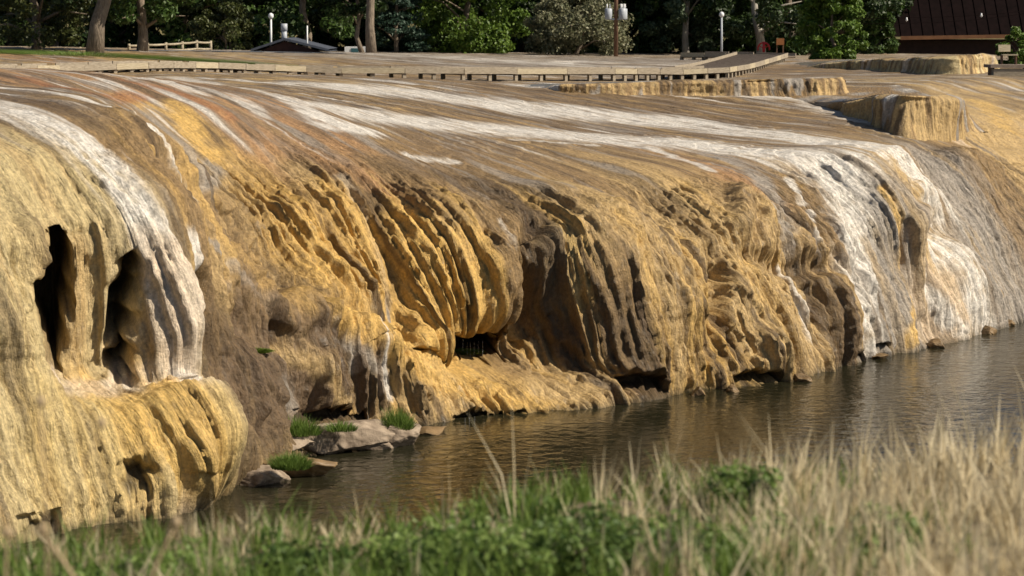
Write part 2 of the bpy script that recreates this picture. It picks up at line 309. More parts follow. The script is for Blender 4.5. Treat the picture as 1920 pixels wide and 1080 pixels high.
# ---- colour of the mineral and algae coats, plus painted shade in the hollows
WH = (.70,.66,.60); GR = (.31,.275,.235); DB = (.10,.066,.035); BR = (.24,.158,.074); TN = (.45,.315,.145); GO = (.60,.385,.12); OR = (.36,.21,.10); OL = (.50,.40,.21); PK = (.60,.47,.33); DG = (.17,.15,.13); RD = (.34,.145,.06)
PAINT = [(30,330,OL),(150,380,OL),(30,600,OL),(140,600,TN),(170,620,OL),(260,560,OL),(300,640,PK),(60,800,OL),(30,930,OL),(150,930,OL),(200,790,OL),(330,790,GO),(250,820,GO),(390,800,GO),(330,880,OL),(380,900,PK),(420,760,OL),
 (400,600,BR),(430,600,TN),(460,520,BR),(500,600,BR),(480,700,DB),(440,760,DB),(560,720,BR),(620,650,DB),(640,740,BR),(700,700,TN),(760,680,GO),(850,740,TN),(960,760,GO),(800,780,TN),(1050,760,TN),
 (100,200,BR),(200,250,BR),(300,340,BR),(50,150,OR),(200,150,OR),(300,170,OR),(350,230,GO),(420,230,OR),(480,260,OR),(560,260,OR),(500,200,OR),(620,250,OR),(430,330,TN),(480,370,BR),(530,400,BR),(560,480,GO),(600,360,TN),(660,480,GO),(700,330,OR),(620,310,OR),
 (760,430,GO),(800,520,GO),(810,620,GO),(880,560,GO),(850,440,TN),(930,520,BR),(960,560,BR),(900,400,BR),(820,360,BR),(980,380,DB),(760,330,BR),(880,290,BR),(1000,300,BR),(700,270,BR),(800,260,BR),
 (1020,500,BR),(1060,600,BR),(1080,450,TN),(1150,420,TN),(1200,520,TN),(1250,600,TN),(1150,620,BR),(1220,680,DB),(1300,520,TN),(1320,640,GO),(1100,700,TN),(1250,380,TN),(1100,340,BR),(1250,300,BR),(1350,450,TN),(1400,560,TN),(1450,650,TN),(1340,690,GO),
 (1380,340,OR),(1450,400,TN),(1550,420,BR),(1570,560,BR),(1520,600,TN),(1580,650,BR),(1650,420,GR),(1640,560,GR),(1700,640,GR),(1720,350,TN),(1760,620,PK),(1700,300,BR),(1800,340,GR),(1860,450,GR),(1850,380,BR),(1880,530,GR),(1830,300,BR),(1900,300,TN),
 (1850,230,TN),(1900,200,TN),(1780,215,TN),(1700,190,BR),(1600,200,BR),(1400,200,BR),(1200,190,BR),(1000,200,BR),(800,180,BR),(700,160,TN),(1500,230,BR),(1350,260,BR),(1650,150,TN),(1550,130,BR),(1750,155,TN),(1200,120,GR),(900,115,GR),(700,115,BR),(500,120,BR),(1000,108,WH),(800,106,GR),(1300,110,GR),(560,110,TN),(300,110,TN),(60,112,TN),(150,108,OR),(1450,120,BR)]
PA = np.array([(*look(x, y), *c) for x, y, c in PAINT])
js = .45 * perlin(SS * 1.3, VV * .12, 20) + .22 * perlin(SS * 4, VV * .3, 21) + .1 * perlin(SS * 11, VV * .8, 22)
num = np.zeros(SS.shape + (3,), np.float32); den = np.zeros(SS.shape, np.float32)
Sj = (SS + js).astype(np.float32); Vj = (VV + 1.2 * perlin(SS * .9, VV * .5, 23)).astype(np.float32)
for s, v, a, b, c in PA:
    q = ((Sj - s) ** 2 + ((Vj - v) * .38) ** 2 + .12) ** -2.2; den += q
    for k, ch in enumerate((a, b, c)): num[..., k] += q * ch
CC = num / den[..., None]
def paint(sl_, m, c, a=1.0): m = (m * a)[..., None]; CC[sl_] = CC[sl_] * (1 - m) + np.array(c) * m
jit = (.75 * perlin(SS * 2.2, VV * .16, 24) + .45 * perlin(SS * 6, VV * .4, 25)).astype(np.float32)
# streaks everywhere: thin runs of brown, grey, white and gold along the flow
k1 = perlin(sw * 1.5, VV * .10, 26); k2 = perlin(sw * 4.5, VV * .22, 27); k3 = perlin(sw * 2.4, VV * .13, 28)
full = (slice(None), slice(None))
paint(full, sstep(.12, .5, k1 + .5 * k2), DB, .6); paint(full, sstep(.25, .6, perlin(sw * 5.5, VV * .09, 46)) * face * sstep(5, 9, SS), DB, .5); paint(full, sstep(.25, .6, k3 + .35 * k2), TN, .5)
paint(full, sstep(.3, .6, -k1 + .4 * k2) * face * sstep(2, 9, SS) * sstep(36, 31, SS), GO, .5); paint(full, sstep(.35, .6, -k3 + .5 * k2) * (1 - face), GR, .6)
flat_ = (1 - face) * sstep(-11.5, -15, VV) * sstep(-.45, .15, perlin(SS * 1.6, VV * .45, 44)); f1_ = perlin(sw * 1.1, VV * .035, 40) + .5 * perlin(sw * 3.2, VV * .07, 41); f2_ = perlin(sw * 1.7, VV * .05, 42) + .6 * perlin(sw * 5, VV * .1, 43)
paint(full, flat_, (.15, .105, .065), .6); paint(full, sstep(.1, .5, f1_) * flat_, GR, .7); paint(full, sstep(.35, .75, f2_) * flat_, WH, .7); paint(full, sstep(.2, .55, -f2_) * flat_, DB, .75)
STREAK = [
 ([(0,200),(100,235),(200,305),(285,415),(335,520),(355,620)], .55, WH, .95), ([(330,480),(345,600),(345,715)], .5, PK, .75), ([(270,450),(300,600),(310,710)], .3, PK, .5), ([(360,450),(378,540)], .25, WH, .9),
 ([(0,162),(100,170),(190,196),(270,252),(325,318),(356,360)], .22, WH, .95), ([(190,180),(280,225),(335,290),(368,350)], .22, GR, .8), ([(370,345),(398,318)], .3, GR, .8), ([(30,185),(150,215),(250,290),(310,380),(350,460)], .32, DB, .7), ([(250,240),(310,320),(345,390)], .16, DB, .8), ([(378,440),(410,478),(433,533)], .1, GR, .8),
 ([(200,135),(280,142),(360,172)], .35, WH, .75), ([(317,137),(467,160),(573,190)], .4, WH, .7), ([(440,175),(490,215)], .3, WH, .55), ([(520,175),(570,205),(610,235),(690,247)], .4, WH, .85), ([(340,150),(420,180),(480,200)], .2, WH, .45), ([(60,145),(160,165),(260,180)], .3, RD, .6), ([(240,150),(330,172),(420,215)], .3, RD, .55),
 ([(330,200),(365,250),(392,285)], .35, GO, .8),
 ([(640,158),(800,178),(873,188),(1140,215),(1280,230),(1480,254),(1613,268),(1690,296),(1728,335)], 1.5, WH, .92), ([(640,205),(807,229),(973,243),(1190,262),(1300,270),(1480,291),(1560,315)], 1.1, WH, .92), ([(600,215),(680,240)], .4, WH, .8), ([(770,290),(850,303)], .18, WH, .7), ([(960,262),(1120,272)], .12, WH, .6), ([(1220,278),(1330,320)], .2, WH, .8),
 ([(1010,155),(1280,172),(1560,180)], 1.0, WH, .8), ([(1540,190),(1640,225)], .9, WH, .75), ([(1330,290),(1420,330),(1460,390),(1480,460)], .3, GR, .9), ([(1480,340),(1500,380)], .14, WH, .8), ([(1515,400),(1525,470)], .12, WH, .7),
 ([(1560,315),(1590,400),(1600,480),(1620,580),(1640,650)], .75, WH, .95), ([(1620,340),(1660,430),(1672,540),(1680,600)], .35, GR, .6), ([(1660,350),(1690,430),(1698,560),(1695,640)], .16, GO, .85), ([(1735,345),(1728,400),(1722,520)], .2, WH, .7), ([(1725,540),(1770,600),(1800,630)], .3, WH, .85), ([(1745,450),(1790,490),(1815,560),(1845,610)], .75, WH, .95), ([(1765,330),(1830,400),(1880,480),(1900,560)], 1.2, GR, .75), ([(1480,490),(1510,550),(1530,630)], .13, WH, .8), ([(1765,240),(1805,272)], .35, PK, .9),
 ([(640,345),(685,430),(705,530),(748,640)], .17, GR, .9), ([(700,360),(735,450),(742,560)], .22, DB, .75), ([(940,420),(960,500)], .1, WH, .5), ([(880,350),(910,370)], .12, GR, .8), ([(750,310),(900,350),(985,395)], .5, DB, .6), ([(900,420),(948,500),(965,570),(940,630)], .35, BR, .8), ([(1000,440),(985,560),(980,620)], .3, DB, .6), ([(1180,560),(1200,640),(1215,710)], .25, DB, .6),
 ([(430,690),(480,720),(540,770)], 1.1, DB, .9), ([(560,620),(640,665),(700,730)], .5, DB, .8), ([(480,640),(560,690),(600,760)], .6, (.15, .10, .06), .85), ([(440,560),(480,640)], .5, BR, .7), ([(600,700),(640,770)], .35, BR, .7), ([(110,712),(220,733),(365,722)], .28, WH, .75), ([(170,740),(280,785),(370,825)], .7, GO, .75), ([(250,820),(330,870)], .5, GO, .6), ([(395,720),(440,790),(445,850)], .22, PK, .8), ([(110,712),(200,735)], .35, PK, .6), ([(1800,180),(1860,230),(1910,280)], 1.2, TN, .8), ([(1840,190),(1890,240)], .5, GO, .6), ([(430,300),(520,400),(580,500)], .5, GO, .5), ([(440,480),(520,565),(600,592),(700,640)], .3, GO, .7), ([(540,640),(600,710),(630,770)], .25, TN, .8), ([(600,640),(650,720),(680,780)], .2, GO, .5), ([(480,660),(520,720)], .25, DB, .7), ([(600,610),(640,660),(680,740)], .3, DB, .6), ([(1060,440),(1090,560)], .3, GO, .5), ([(1150,430),(1210,560),(1230,660)], .3, GO, .45), ([(1260,430),(1310,540),(1320,620)], .35, GO, .5), ([(1400,500),(1450,600),(1470,680)], .4, GO, .4),
 ([(620,370),(660,470),(685,560)], .45, GO, .8), ([(560,450),(590,540)], .3, GO, .7), ([(770,420),(790,540),(800,660)], .55, GO, .9), ([(860,480),(890,560),(890,620)], .45, GO, .85), ([(740,650),(850,700),(960,750),(1040,768)], .45, GO, .65), ([(600,590),(700,640)], .3, GO, .6), ([(640,640),(700,700),(715,730)], .14, WH, .75), ([(650,650),(665,690)], .1, WH, .6), ([(500,690),(545,740),(550,790)], .4, GR, .75), ([(430,500),(500,560),(520,610)], .15, GR, .7), ([(420,700),(470,740),(450,800)], .7, DB, .6), ([(1040,460),(1060,560)], .4, OL, .4), ([(440,480),(520,600)], .5, BR, .5)]
for pix, hw, c, a in STREAK: sl_, m = stroke(pix, hw, .45, jit); paint(sl_, m * np.clip(.9 + .7 * k2[sl_] + .45 * perlin(SS[sl_] * 3, VV[sl_] * 2.2, 29), 0, 1), c, a)
for pix, c, a in [([(440,505),(560,580),(700,658),(745,700),(700,785),(560,795),(480,805),(410,765),(395,700),(440,640)], (.15, .10, .058), .85), ([(420,345),(640,345),(705,580),(640,578),(560,556),(470,470)], GO, .55), ([(745,430),(870,440),(925,600),(880,640),(800,670),(760,640)], GO, .6), ([(30,700),(380,735),(440,860),(380,960),(60,1000)], (.60, .44, .16), .4)]:
    sl_, m = region(pix, .35); paint(sl_, m * np.clip(.75 + .8 * k2[sl_] + .5 * k3[sl_], 0, 1), c, a)
d1_ = perlin(sw * 1.9, VV * .04, 47) + .35 * perlin(sw * 6, VV * .12, 48)
paint(full, sstep(.3, .5, d1_) * face * sstep(6, 9, SS) * sstep(34, 31, SS), (.085, .055, .032), .75)       # narrow chocolate runs
for pix, hw, c, a in [([(520,640),(590,700),(630,775)], .16, TN, .8), ([(600,600),(700,650),(800,705),(900,740),(1035,768)], .3, GO, .8), ([(690,640),(715,690),(730,740)], .12, WH, .8), ([(500,690),(545,745)], .25, GR, .7)]: sl_, m = stroke(pix, hw, .5, jit); paint(sl_, m, c, a)
paint(full, CM, (.05, .038, .022), .85)                              # deep shade of the hollows painted into their colour
wetm = sstep(.25, -.1, W1[..., 2])                                  # dark algae at the waterline
paint(full, wetm, (.07, .055, .03), .8)
paint(full, sstep(.2, .7, perlin(SS * 9, VV * 7, 33)) , DB, .18)
tone = 1 + .13 * perlin(SS * 6.5, VV * 2.2, 30) + .10 * perlin(SS * 14, VV * 9, 34)
CC = np.clip(CC * tone[..., None], .01, .85)

def travertine(t, b):
    L = t.links.new
    at = nd(t, 'ShaderNodeAttribute', attribute_name='coat'); fl = nd(t, 'ShaderNodeAttribute', attribute_name='flow')
    mp = nd(t, 'ShaderNodeMapping'); mp.inputs['Scale'].default_value = (22, 1.9, 1); L(fl.outputs['Vector'], mp.inputs[0])
    n1 = nd(t, 'ShaderNodeTexNoise'); n1.inputs['Scale'].default_value = 1; n1.inputs['Detail'].default_value = 7; n1.inputs['Roughness'].default_value = .65; L(mp.outputs[0], n1.inputs['Vector'])
    tc = nd(t, 'ShaderNodeTexCoord'); n2 = nd(t, 'ShaderNodeTexNoise'); n2.inputs['Scale'].default_value = 12; n2.inputs['Detail'].default_value = 7; n2.inputs['Roughness'].default_value = .7; L(tc.outputs['Object'], n2.inputs['Vector'])
    r = nd(t, 'ShaderNodeMapRange'); r.inputs[1].default_value = .3; r.inputs[2].default_value = .7; r.inputs[3].default_value = .68; r.inputs[4].default_value = 1.28; L(n1.outputs[0], r.inputs[0])
    r2 = nd(t, 'ShaderNodeMapRange'); r2.inputs[1].default_value = .3; r2.inputs[2].default_value = .7; r2.inputs[3].default_value = .6; r2.inputs[4].default_value = 1.3; L(n2.outputs[0], r2.inputs[0])
    m = nd(t, 'ShaderNodeMath', operation='MULTIPLY'); L(r.outputs[0], m.inputs[0]); L(r2.outputs[0], m.inputs[1])
    mx = nd(t, 'ShaderNodeVectorMath', operation='SCALE'); L(at.outputs['Color'], mx.inputs[0]); L(m.outputs[0], mx.inputs['Scale']); L(mx.outputs[0], b.inputs['Base Color'])
    ad = nd(t, 'ShaderNodeMath', operation='MULTIPLY_ADD'); ad.inputs[1].default_value = .8; L(n2.outputs[0], ad.inputs[0]); L(n1.outputs[0], ad.inputs[2])
    mp3 = nd(t, 'ShaderNodeMapping'); mp3.inputs['Scale'].default_value = (8, 3.2, 1); L(fl.outputs['Vector'], mp3.inputs[0]); vo = nd(t, 'ShaderNodeTexVoronoi', feature='SMOOTH_F1'); vo.inputs['Scale'].default_value = 1; vo.inputs['Smoothness'].default_value = .4; L(mp3.outputs[0], vo.inputs['Vector'])
    ad2 = nd(t, 'ShaderNodeMath', operation='MULTIPLY_ADD'); ad2.inputs[1].default_value = -.4; L(vo.outputs['Distance'], ad2.inputs[0]); L(ad.outputs[0], ad2.inputs[2]); ad = ad2
    bp = nd(t, 'ShaderNodeBump'); bp.inputs['Strength'].default_value = .85; bp.inputs['Distance'].default_value = .095; L(ad.outputs[0], bp.inputs['Height']); L(bp.outputs[0], b.inputs['Normal'])
    rr = nd(t, 'ShaderNodeMapRange'); rr.inputs[1].default_value = .35; rr.inputs[2].default_value = .65; rr.inputs[3].default_value = .3; rr.inputs[4].default_value = .8; L(n1.outputs[0], rr.inputs[0]); L(rr.outputs[0], b.inputs['Roughness'])
    b.inputs['Specular IOR Level'].default_value = .3
TRAV = mat('travertine', travertine)
def attrs(me, col, flow):
    a = me.attributes.new('coat', 'FLOAT_COLOR', 'POINT'); a.data.foreach_set('color', np.c_[col.reshape(-1, 3), np.ones(col.size // 3)].astype(np.float32).ravel())
    f = me.attributes.new('flow', 'FLOAT_VECTOR', 'POINT'); f.data.foreach_set('vector', flow.astype(np.float32).ravel())
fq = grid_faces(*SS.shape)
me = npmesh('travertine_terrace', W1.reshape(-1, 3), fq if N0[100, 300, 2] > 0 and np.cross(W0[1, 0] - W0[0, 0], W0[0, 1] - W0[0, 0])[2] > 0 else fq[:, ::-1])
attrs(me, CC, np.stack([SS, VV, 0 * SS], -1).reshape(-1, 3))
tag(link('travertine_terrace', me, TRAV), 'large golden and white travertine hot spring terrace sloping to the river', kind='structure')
def ground(X, Y): return float(ztop(X, Y))

# ------------------------------------------------------------------ river, far ground, hill, near bank
def water(t, b):
    L = t.links.new; tc = nd(t, 'ShaderNodeTexCoord'); mp = nd(t, 'ShaderNodeMapping'); mp.inputs['Rotation'].default_value = (0, 0, R(-12)); mp.inputs['Scale'].default_value = (1, 1.0, 1)
    L(tc.outputs['Object'], mp.inputs[0]); n = nd(t, 'ShaderNodeTexNoise'); n.inputs['Scale'].default_value = 2.6; n.inputs['Detail'].default_value = 4; n.inputs['Distortion'].default_value = .6; L(mp.outputs[0], n.inputs['Vector'])
    n2 = nd(t, 'ShaderNodeTexNoise'); n2.inputs['Scale'].default_value = .5; n2.inputs['Detail'].default_value = 2; L(mp.outputs[0], n2.inputs['Vector'])
    ad = nd(t, 'ShaderNodeMath', operation='MULTIPLY_ADD'); ad.inputs[1].default_value = 1.2; L(n2.outputs[0], ad.inputs[0]); L(n.outputs[0], ad.inputs[2])
    bp = nd(t, 'ShaderNodeBump'); bp.inputs['Strength'].default_value = .5; bp.inputs['Distance'].default_value = .085; L(ad.outputs[0], bp.inputs['Height']); L(bp.outputs[0], b.inputs['Normal'])
    n3 = nd(t, 'ShaderNodeTexNoise'); n3.inputs['Scale'].default_value = .11; n3.inputs['Detail'].default_value = 3; L(mp.outputs[0], n3.inputs['Vector']); r3 = nd(t, 'ShaderNodeMapRange'); r3.inputs[1].default_value = .38; r3.inputs[2].default_value = .62; r3.inputs[3].default_value = .24; r3.inputs[4].default_value = .58; L(n3.outputs[0], r3.inputs[0]); L(r3.outputs[0], bp.inputs['Strength'])
    b.inputs['Base Color'].default_value = (.018, .017, .009, 1); b.inputs['Roughness'].default_value = .07; b.inputs['IOR'].default_value = 1.33
tag(link('river', npmesh('river', [(-120, 15, 0), (160, 15, 0), (160, 260, 0), (-120, 260, 0)], [(0, 1, 2, 3)]), mat('river_water', water)), 'dark rippled river below the terrace', kind='structure')
M_soil = noisy('soil', (.10, .075, .045), (.2, .155, .09), 3, .9, .5)
M_grassg = noisy('meadow', (.035, .05, .015), (.12, .11, .045), .8, .9, .4)
tag(link('ground', npmesh('ground', [(-900, 168, 7.4), (900, 168, 7.2), (900, 1500, 7.4), (-900, 1500, 7.4)], [(0, 1, 2, 3)]), M_grassg), kind='structure')
hx, hy = np.meshgrid(np.linspace(-220, 220, 90), np.linspace(176, 330, 40), indexing='ij')
hz = 7.0 + 34 * sstep(185, 320, hy + 8 * perlin(hx * .03, hy * .03, 50)) + 1.2 * perlin(hx * .08, hy * .08, 51)
tag(link('hill', npmesh('hill', np.stack([hx, hy, hz], -1).reshape(-1, 3), grid_faces(90, 40)), noisy('dry_hill', (.05, .055, .02), (.17, .14, .06), .35, .9, .5)), kind='structure')
def bank_z(X, Y):
    X = np.asarray(X, float); Y = np.asarray(Y, float)
    z = 8.42 - .108 * np.minimum(Y, 12.5) + np.where(X < -.4, .03, .075) * np.clip(X + .4, -3, 3.5) * sstep(4, 12, Y) + .12 * perlin(X * .7, Y * .7, 60)
    crest = 13.2 + .25 * X; return z - .62 * np.maximum(Y - crest, 0) ** 1.12
bx_, by_ = np.meshgrid(np.linspace(-14, 16, 121), np.linspace(-6, 31, 149), indexing='ij')
bz_ = bank_z(bx_, by_)
tag(link('near_bank', npmesh('near_bank', np.stack([bx_, by_, bz_], -1).reshape(-1, 3), grid_faces(121, 149)), M_soil), kind='structure')

# ------------------------------------------------------------------ raised pool terraces on the plateau
def pool_terrace(label, front, hts, back, pal, seed):
    """front: plan points of the rim foot (left to right), hts: rim heights, back: plan points where the pool meets the slope again"""
    fr = np.c_[np.array(front, float), np.array(hts, float)]; k = np.linspace(0, len(fr) - 1, 300); F_ = pchip(np.arange(len(fr)), fr, k); nc = 300
    d = np.gradient(F_[:, :2], axis=0); d /= np.linalg.norm(d, axis=1, keepdims=True); out = np.c_[d[:, 1], -d[:, 0]]; hh = F_[:, 3]
    arc = np.r_[0, np.cumsum(np.linalg.norm(np.diff(F_[:, :2], axis=0), axis=1))]; a = arc; ztp = F_[:, 2] + hh; ztp = np.convolve(np.pad(ztp, 10, mode='edge'), np.ones(21) / 21, 'valid'); kk = np.linspace(0, 1, nc); wL = sstep(0, .12, kk) * sstep(1, .94, kk); ztp = F_[:, 2] - .05 + (ztp - F_[:, 2] + .05) * wL
    rows = []; cols = []; t_ = np.linspace(0, 1, 40); sc_h = np.clip(hh / .5, .15, 1.3)
    for t in t_:
        z0 = 0 * a
        fl = .16 * (np.abs(perlin(a * 1.6, t * .5 + z0, seed)) - .3) + .11 * (np.abs(perlin(a * 4.0, t * .9 + z0, seed + 1)) - .3) + .03 * perlin(a * 8, t * 5 + z0, seed + 2) + .35 * perlin(a * .45, t * .5 + z0, seed + 3)
        prof = .22 * math.sin(min(t * 4, 1) * math.pi / 2) + .12 * t + 3.0 * np.clip(.45 / np.maximum(hh, .1), .12, 1) ** 1.5 * max(t - .55, 0) ** 1.7
        off = (prof + fl * sstep(0, .18, t)) * sc_h; z = ztp - (hh + .45) * (t ** 1.35) + .02 * perlin(a * 3, z0 + t * 3, seed + 8) * (t > 0)
        rows.append(np.c_[F_[:, :2] + out * off[:, None], z])
        nz = perlin(a * .9, t * .25 + z0, seed + 4) + .6 * perlin(a * 3.4, t * .5 + z0, seed + 5); q = np.clip((nz + .8) / 1.6, 0, .999) * (len(pal) - 1); i0 = q.astype(int); fq_ = sstep(.25, .75, q - i0)[:, None]
        c = np.array(pal)[i0] * (1 - fq_) + np.array(pal)[i0 + 1] * fq_; cols.append(c * (1 + .2 * perlin(a * 8, t * 3 + z0, seed + 6))[:, None])
    V = np.array(rows); C_ = np.clip(np.array(cols), .02, .8); root = thing('pool_terrace', label, 'rock terrace', (float(F_[:, 0].mean()), float(F_[:, 1].mean()), float(F_[:, 2].mean())), 'raised pools on the plateau')
    o3 = np.array(root.location); me = npmesh('scarp', (V - o3).reshape(-1, 3), grid_faces(40, nc)[:, ::-1]); attrs(me, C_.reshape(-1, 3), np.stack([np.tile(arc, (40, 1)), np.tile(t_[:, None] * 2, (1, nc)), np.zeros((40, nc))], -1).reshape(-1, 3))
    link('scarp', me, TRAV, root)
    B = np.array(back, float); kb = np.linspace(0, len(B) - 1, nc); Bk = np.c_[np.interp(kb, np.arange(len(B)), B[:, 0]), np.interp(kb, np.arange(len(B)), B[:, 1])]
    g = np.linspace(0, 1, 40)[:, None] ** 1.3; P = F_[None, :, :2] * (1 - g[..., None]) + Bk[None] * g[..., None]; gr_ = ztop(P[..., 0], P[..., 1]); Zp = ztp[None] * (1 - g) + (gr_ - .06) * g; Zp = np.maximum(Zp, gr_ + .05 - .12 * sstep(.8, 1, g))
    Zp = gr_ - .05 + (Zp - gr_ + .05) * wL[None]; Zp[0] = ztp; Zp[1:4] += .012; qn = perlin(P[..., 0] * .35 + P[..., 1] * .12, P[..., 1] * .5, seed + 9) + .5 * perlin(P[..., 0] * 1.1, P[..., 1] * 1.6, seed + 10)
    cb = np.array(BR)[None, None] * (1 - sstep(-.1, .35, qn)[..., None]) + np.array(GR)[None, None] * sstep(-.1, .35, qn)[..., None]; m_ = sstep(.45, .7, qn)[..., None]; cb = cb * (1 - m_) + np.array(WH) * .85 * m_
    PV = np.concatenate([P, Zp[..., None]], -1); me = npmesh('pool_bed', PV.reshape(-1, 3) - o3, grid_faces(40, nc)); attrs(me, cb.reshape(-1, 3), PV.reshape(-1, 3)); link('pool_bed', me, TRAV, root)
    wv = PV[2:24, 8:-8] + np.array([0, 0, .012]) - np.array([0, 0, .03]) * sstep(-.05, .25, qn[2:24, 8:-8])[..., None]; link('pool_water', npmesh('pool_water', wv.reshape(-1, 3) - o3, grid_faces(22, nc - 16)), M_film, root)
    return root
def film(t, b):
    n = nd(t, 'ShaderNodeTexNoise'); n.inputs['Scale'].default_value = 3; bp = nd(t, 'ShaderNodeBump'); bp.inputs['Strength'].default_value = .15; bp.inputs['Distance'].default_value = .03
    tc = nd(t, 'ShaderNodeTexCoord'); t.links.new(tc.outputs['Object'], n.inputs['Vector']); t.links.new(n.outputs[0], bp.inputs['Height']); t.links.new(bp.outputs[0], b.inputs['Normal'])
    b.inputs['Base Color'].default_value = (.17, .15, .125, 1); b.inputs['Roughness'].default_value = .22; b.inputs['IOR'].default_value = 1.33
M_film = mat('pool_film', film)
def gp(x, y):
    Y = 90.
    for _ in range(25): p = atY(x, y, Y); Y += (p[2] - ground(p[0], p[1])) * 12; Y = min(max(Y, 55), 190)
    return atY(x, y, Y)
def rimline(pp):
    return [tuple(gp(x, y)) for x, y in pp]
f1 = rimline([(1000,164),(1060,172),(1160,176),(1280,177),(1400,178),(1500,178),(1560,177),(1577,172),(1572,162)])
pool_terrace('long low travertine scarp with golden drips and one white run', f1, [.1, .3, .42, .55, .6, .66, .66, .6, .3], [(f1[0][0] - 2, f1[0][1] + 3), (f1[3][0] - 2, f1[3][1] + 14), (f1[-2][0] - 1.5, f1[-2][1] + 14), (f1[-1][0] - .3, f1[-1][1] + 4)], [GR, BR, DB, BR, TN, TN, BR, GR, WH], 70)
# the block standing on the lip of the cliff
f2 = [tuple(surf(x, y)) for x, y in ((1560,200),(1610,216),(1655,236),(1700,254),(1745,260),(1772,254),(1783,236),(1790,214))]; h2 = [.15, .6, 1.15, 1.45, 1.55, 1.5, 1.1, .4]
pool_terrace('tall golden travertine block with a sharp rim on the cliff edge', f2, h2, [(f2[0][0] - 2, f2[0][1] + 3), (f2[3][0] - 3, f2[3][1] + 13), (f2[-1][0] - 1, f2[-1][1] + 8), (f2[-1][0] - .2, f2[-1][1] + 1.5)], [DB, BR, TN, TN, BR, GR, WH], 90)
f3 = rimline([(1500,124),(1560,128),(1640,131),(1720,136),(1790,139),(1825,138),(1840,132),(1840,122)])
pool_terrace('broad raised pool with fluted brown and cream rim beside the dark roof', f3, [.1, .3, .55, .75, .88, .9, .85, .5], [(f3[0][0] - 1, f3[0][1] + 6), (f3[3][0] - 2, f3[3][1] + 24), (f3[-2][0] - 1.5, f3[-2][1] + 22), (f3[-1][0] - .1, f3[-1][1] + 6)], [DB, BR, TN, OL, BR, PK, GR], 110)

# ------------------------------------------------------------------ boardwalk
M_wood = noisy('weathered_wood', (.20, .165, .12), (.36, .31, .24), 5, .8, .3, (1, 1, 6))
M_wood2 = noisy('pale_wood', (.30, .25, .17), (.46, .40, .29), 5, .8, .3, (1, 1, 6))
M_deck = noisy('deck_wood', (.16, .125, .10), (.25, .20, .16), 4, .8, .3)
bw = thing('boardwalk', 'long weathered wooden boardwalk with low edge boards crossing the terrace', 'boardwalk', tuple(atY(760, 137, 104)))
def bw_part(name, mb, m): me = mb.mesh(name); me.transform(Matrix.Translation(-bw.location)); link(name, me, m, bw)
def walkway(pts, seg, wid, skirt=.25, depth=1):
    P = np.array([atY(x, y, Y) for x, y, Y in pts]); L = np.r_[0, np.cumsum(np.linalg.norm(np.diff(P, axis=0), axis=1))]
    n = int(L[-1] / seg); Q = pchip(L, P, np.linspace(0, L[-1], n + 1)); Q[:, 2] = np.maximum(Q[:, 2], ztop(Q[:, 0], Q[:, 1]) + skirt + .12)
    for i in range(n):
        a, b = Vector(Q[i]), Vector(Q[i + 1]); d = (b - a).normalized(); side = Vector((-d.y, d.x, 0)).normalized() * depth
        g = random.uniform(.006, .02)
        mb = MB().beam(a + d * g - Vector((0, 0, skirt / 2)), b - d * g - Vector((0, 0, skirt / 2 + random.uniform(-.008, .008))), .05, skirt); bw_part('edge_board', mb, M_wood if i % 3 else M_wood2)
        mb = MB().beam(a + side * wid + d * g - Vector((0, 0, skirt / 2 - .05)), b + side * wid - d * g - Vector((0, 0, skirt / 2 - .05)), .05, skirt); bw_part('edge_board', mb, M_wood)
        k = max(1, int((b - a).length / .3)); dm = MB()
        for j in range(k):
            c = a.lerp(b, (j + .5) / k) + side * wid / 2 - Vector((0, 0, .12 + .004 * (j % 2))); dm.box(c, ((b - a).length / k * .96, wid - .08, .04), math.atan2(d.y, d.x))
        bw_part('deck', dm, M_deck)
        for e in (0, .5):
            q = a.lerp(b, e)
            for sd_ in (.12, wid - .12):
                c = q + side * sd_; gz = ground(c.x, c.y) - .25; zt_ = c.z - skirt - .006
                if zt_ - gz > .05: bw_part('post', MB().box((c.x, c.y, (zt_ + gz) / 2), (.16, .16, zt_ - gz), math.atan2(d.y, d.x)), M_wood)
            c = q + side * wid / 2 - Vector((0, 0, skirt + .0)); bw_part('joist', MB().box(c, (.09, wid * .98, .12), math.atan2(d.y, d.x)), M_deck)
walkway([(-60,123,86),(0,123,88),(142,122,93),(289,117,96),(413,117.5,100),(480,121,101.5),(565,124,103),(640,127,103.5)], 1.6, 2.0)
walkway([(640,127,103.5),(760,127,104),(863,128,105),(960,129,106.5),(1153,129,110)], 2.44, 2.0)
walkway([(1153,129,110),(1200,129,111),(1280,130,112.5),(1345,127,113.5),(1368,126,114)], 1.25, 2.0)
walkway([(1368,126,114),(1400,121,117),(1440,110.5,122.5),(1477,99,129)], 1.25, 2.9)
walkway([(1276,98.5,136),(1340,99,134),(1410,101.5,131),(1440,102,130)], 1.8, 2.2)

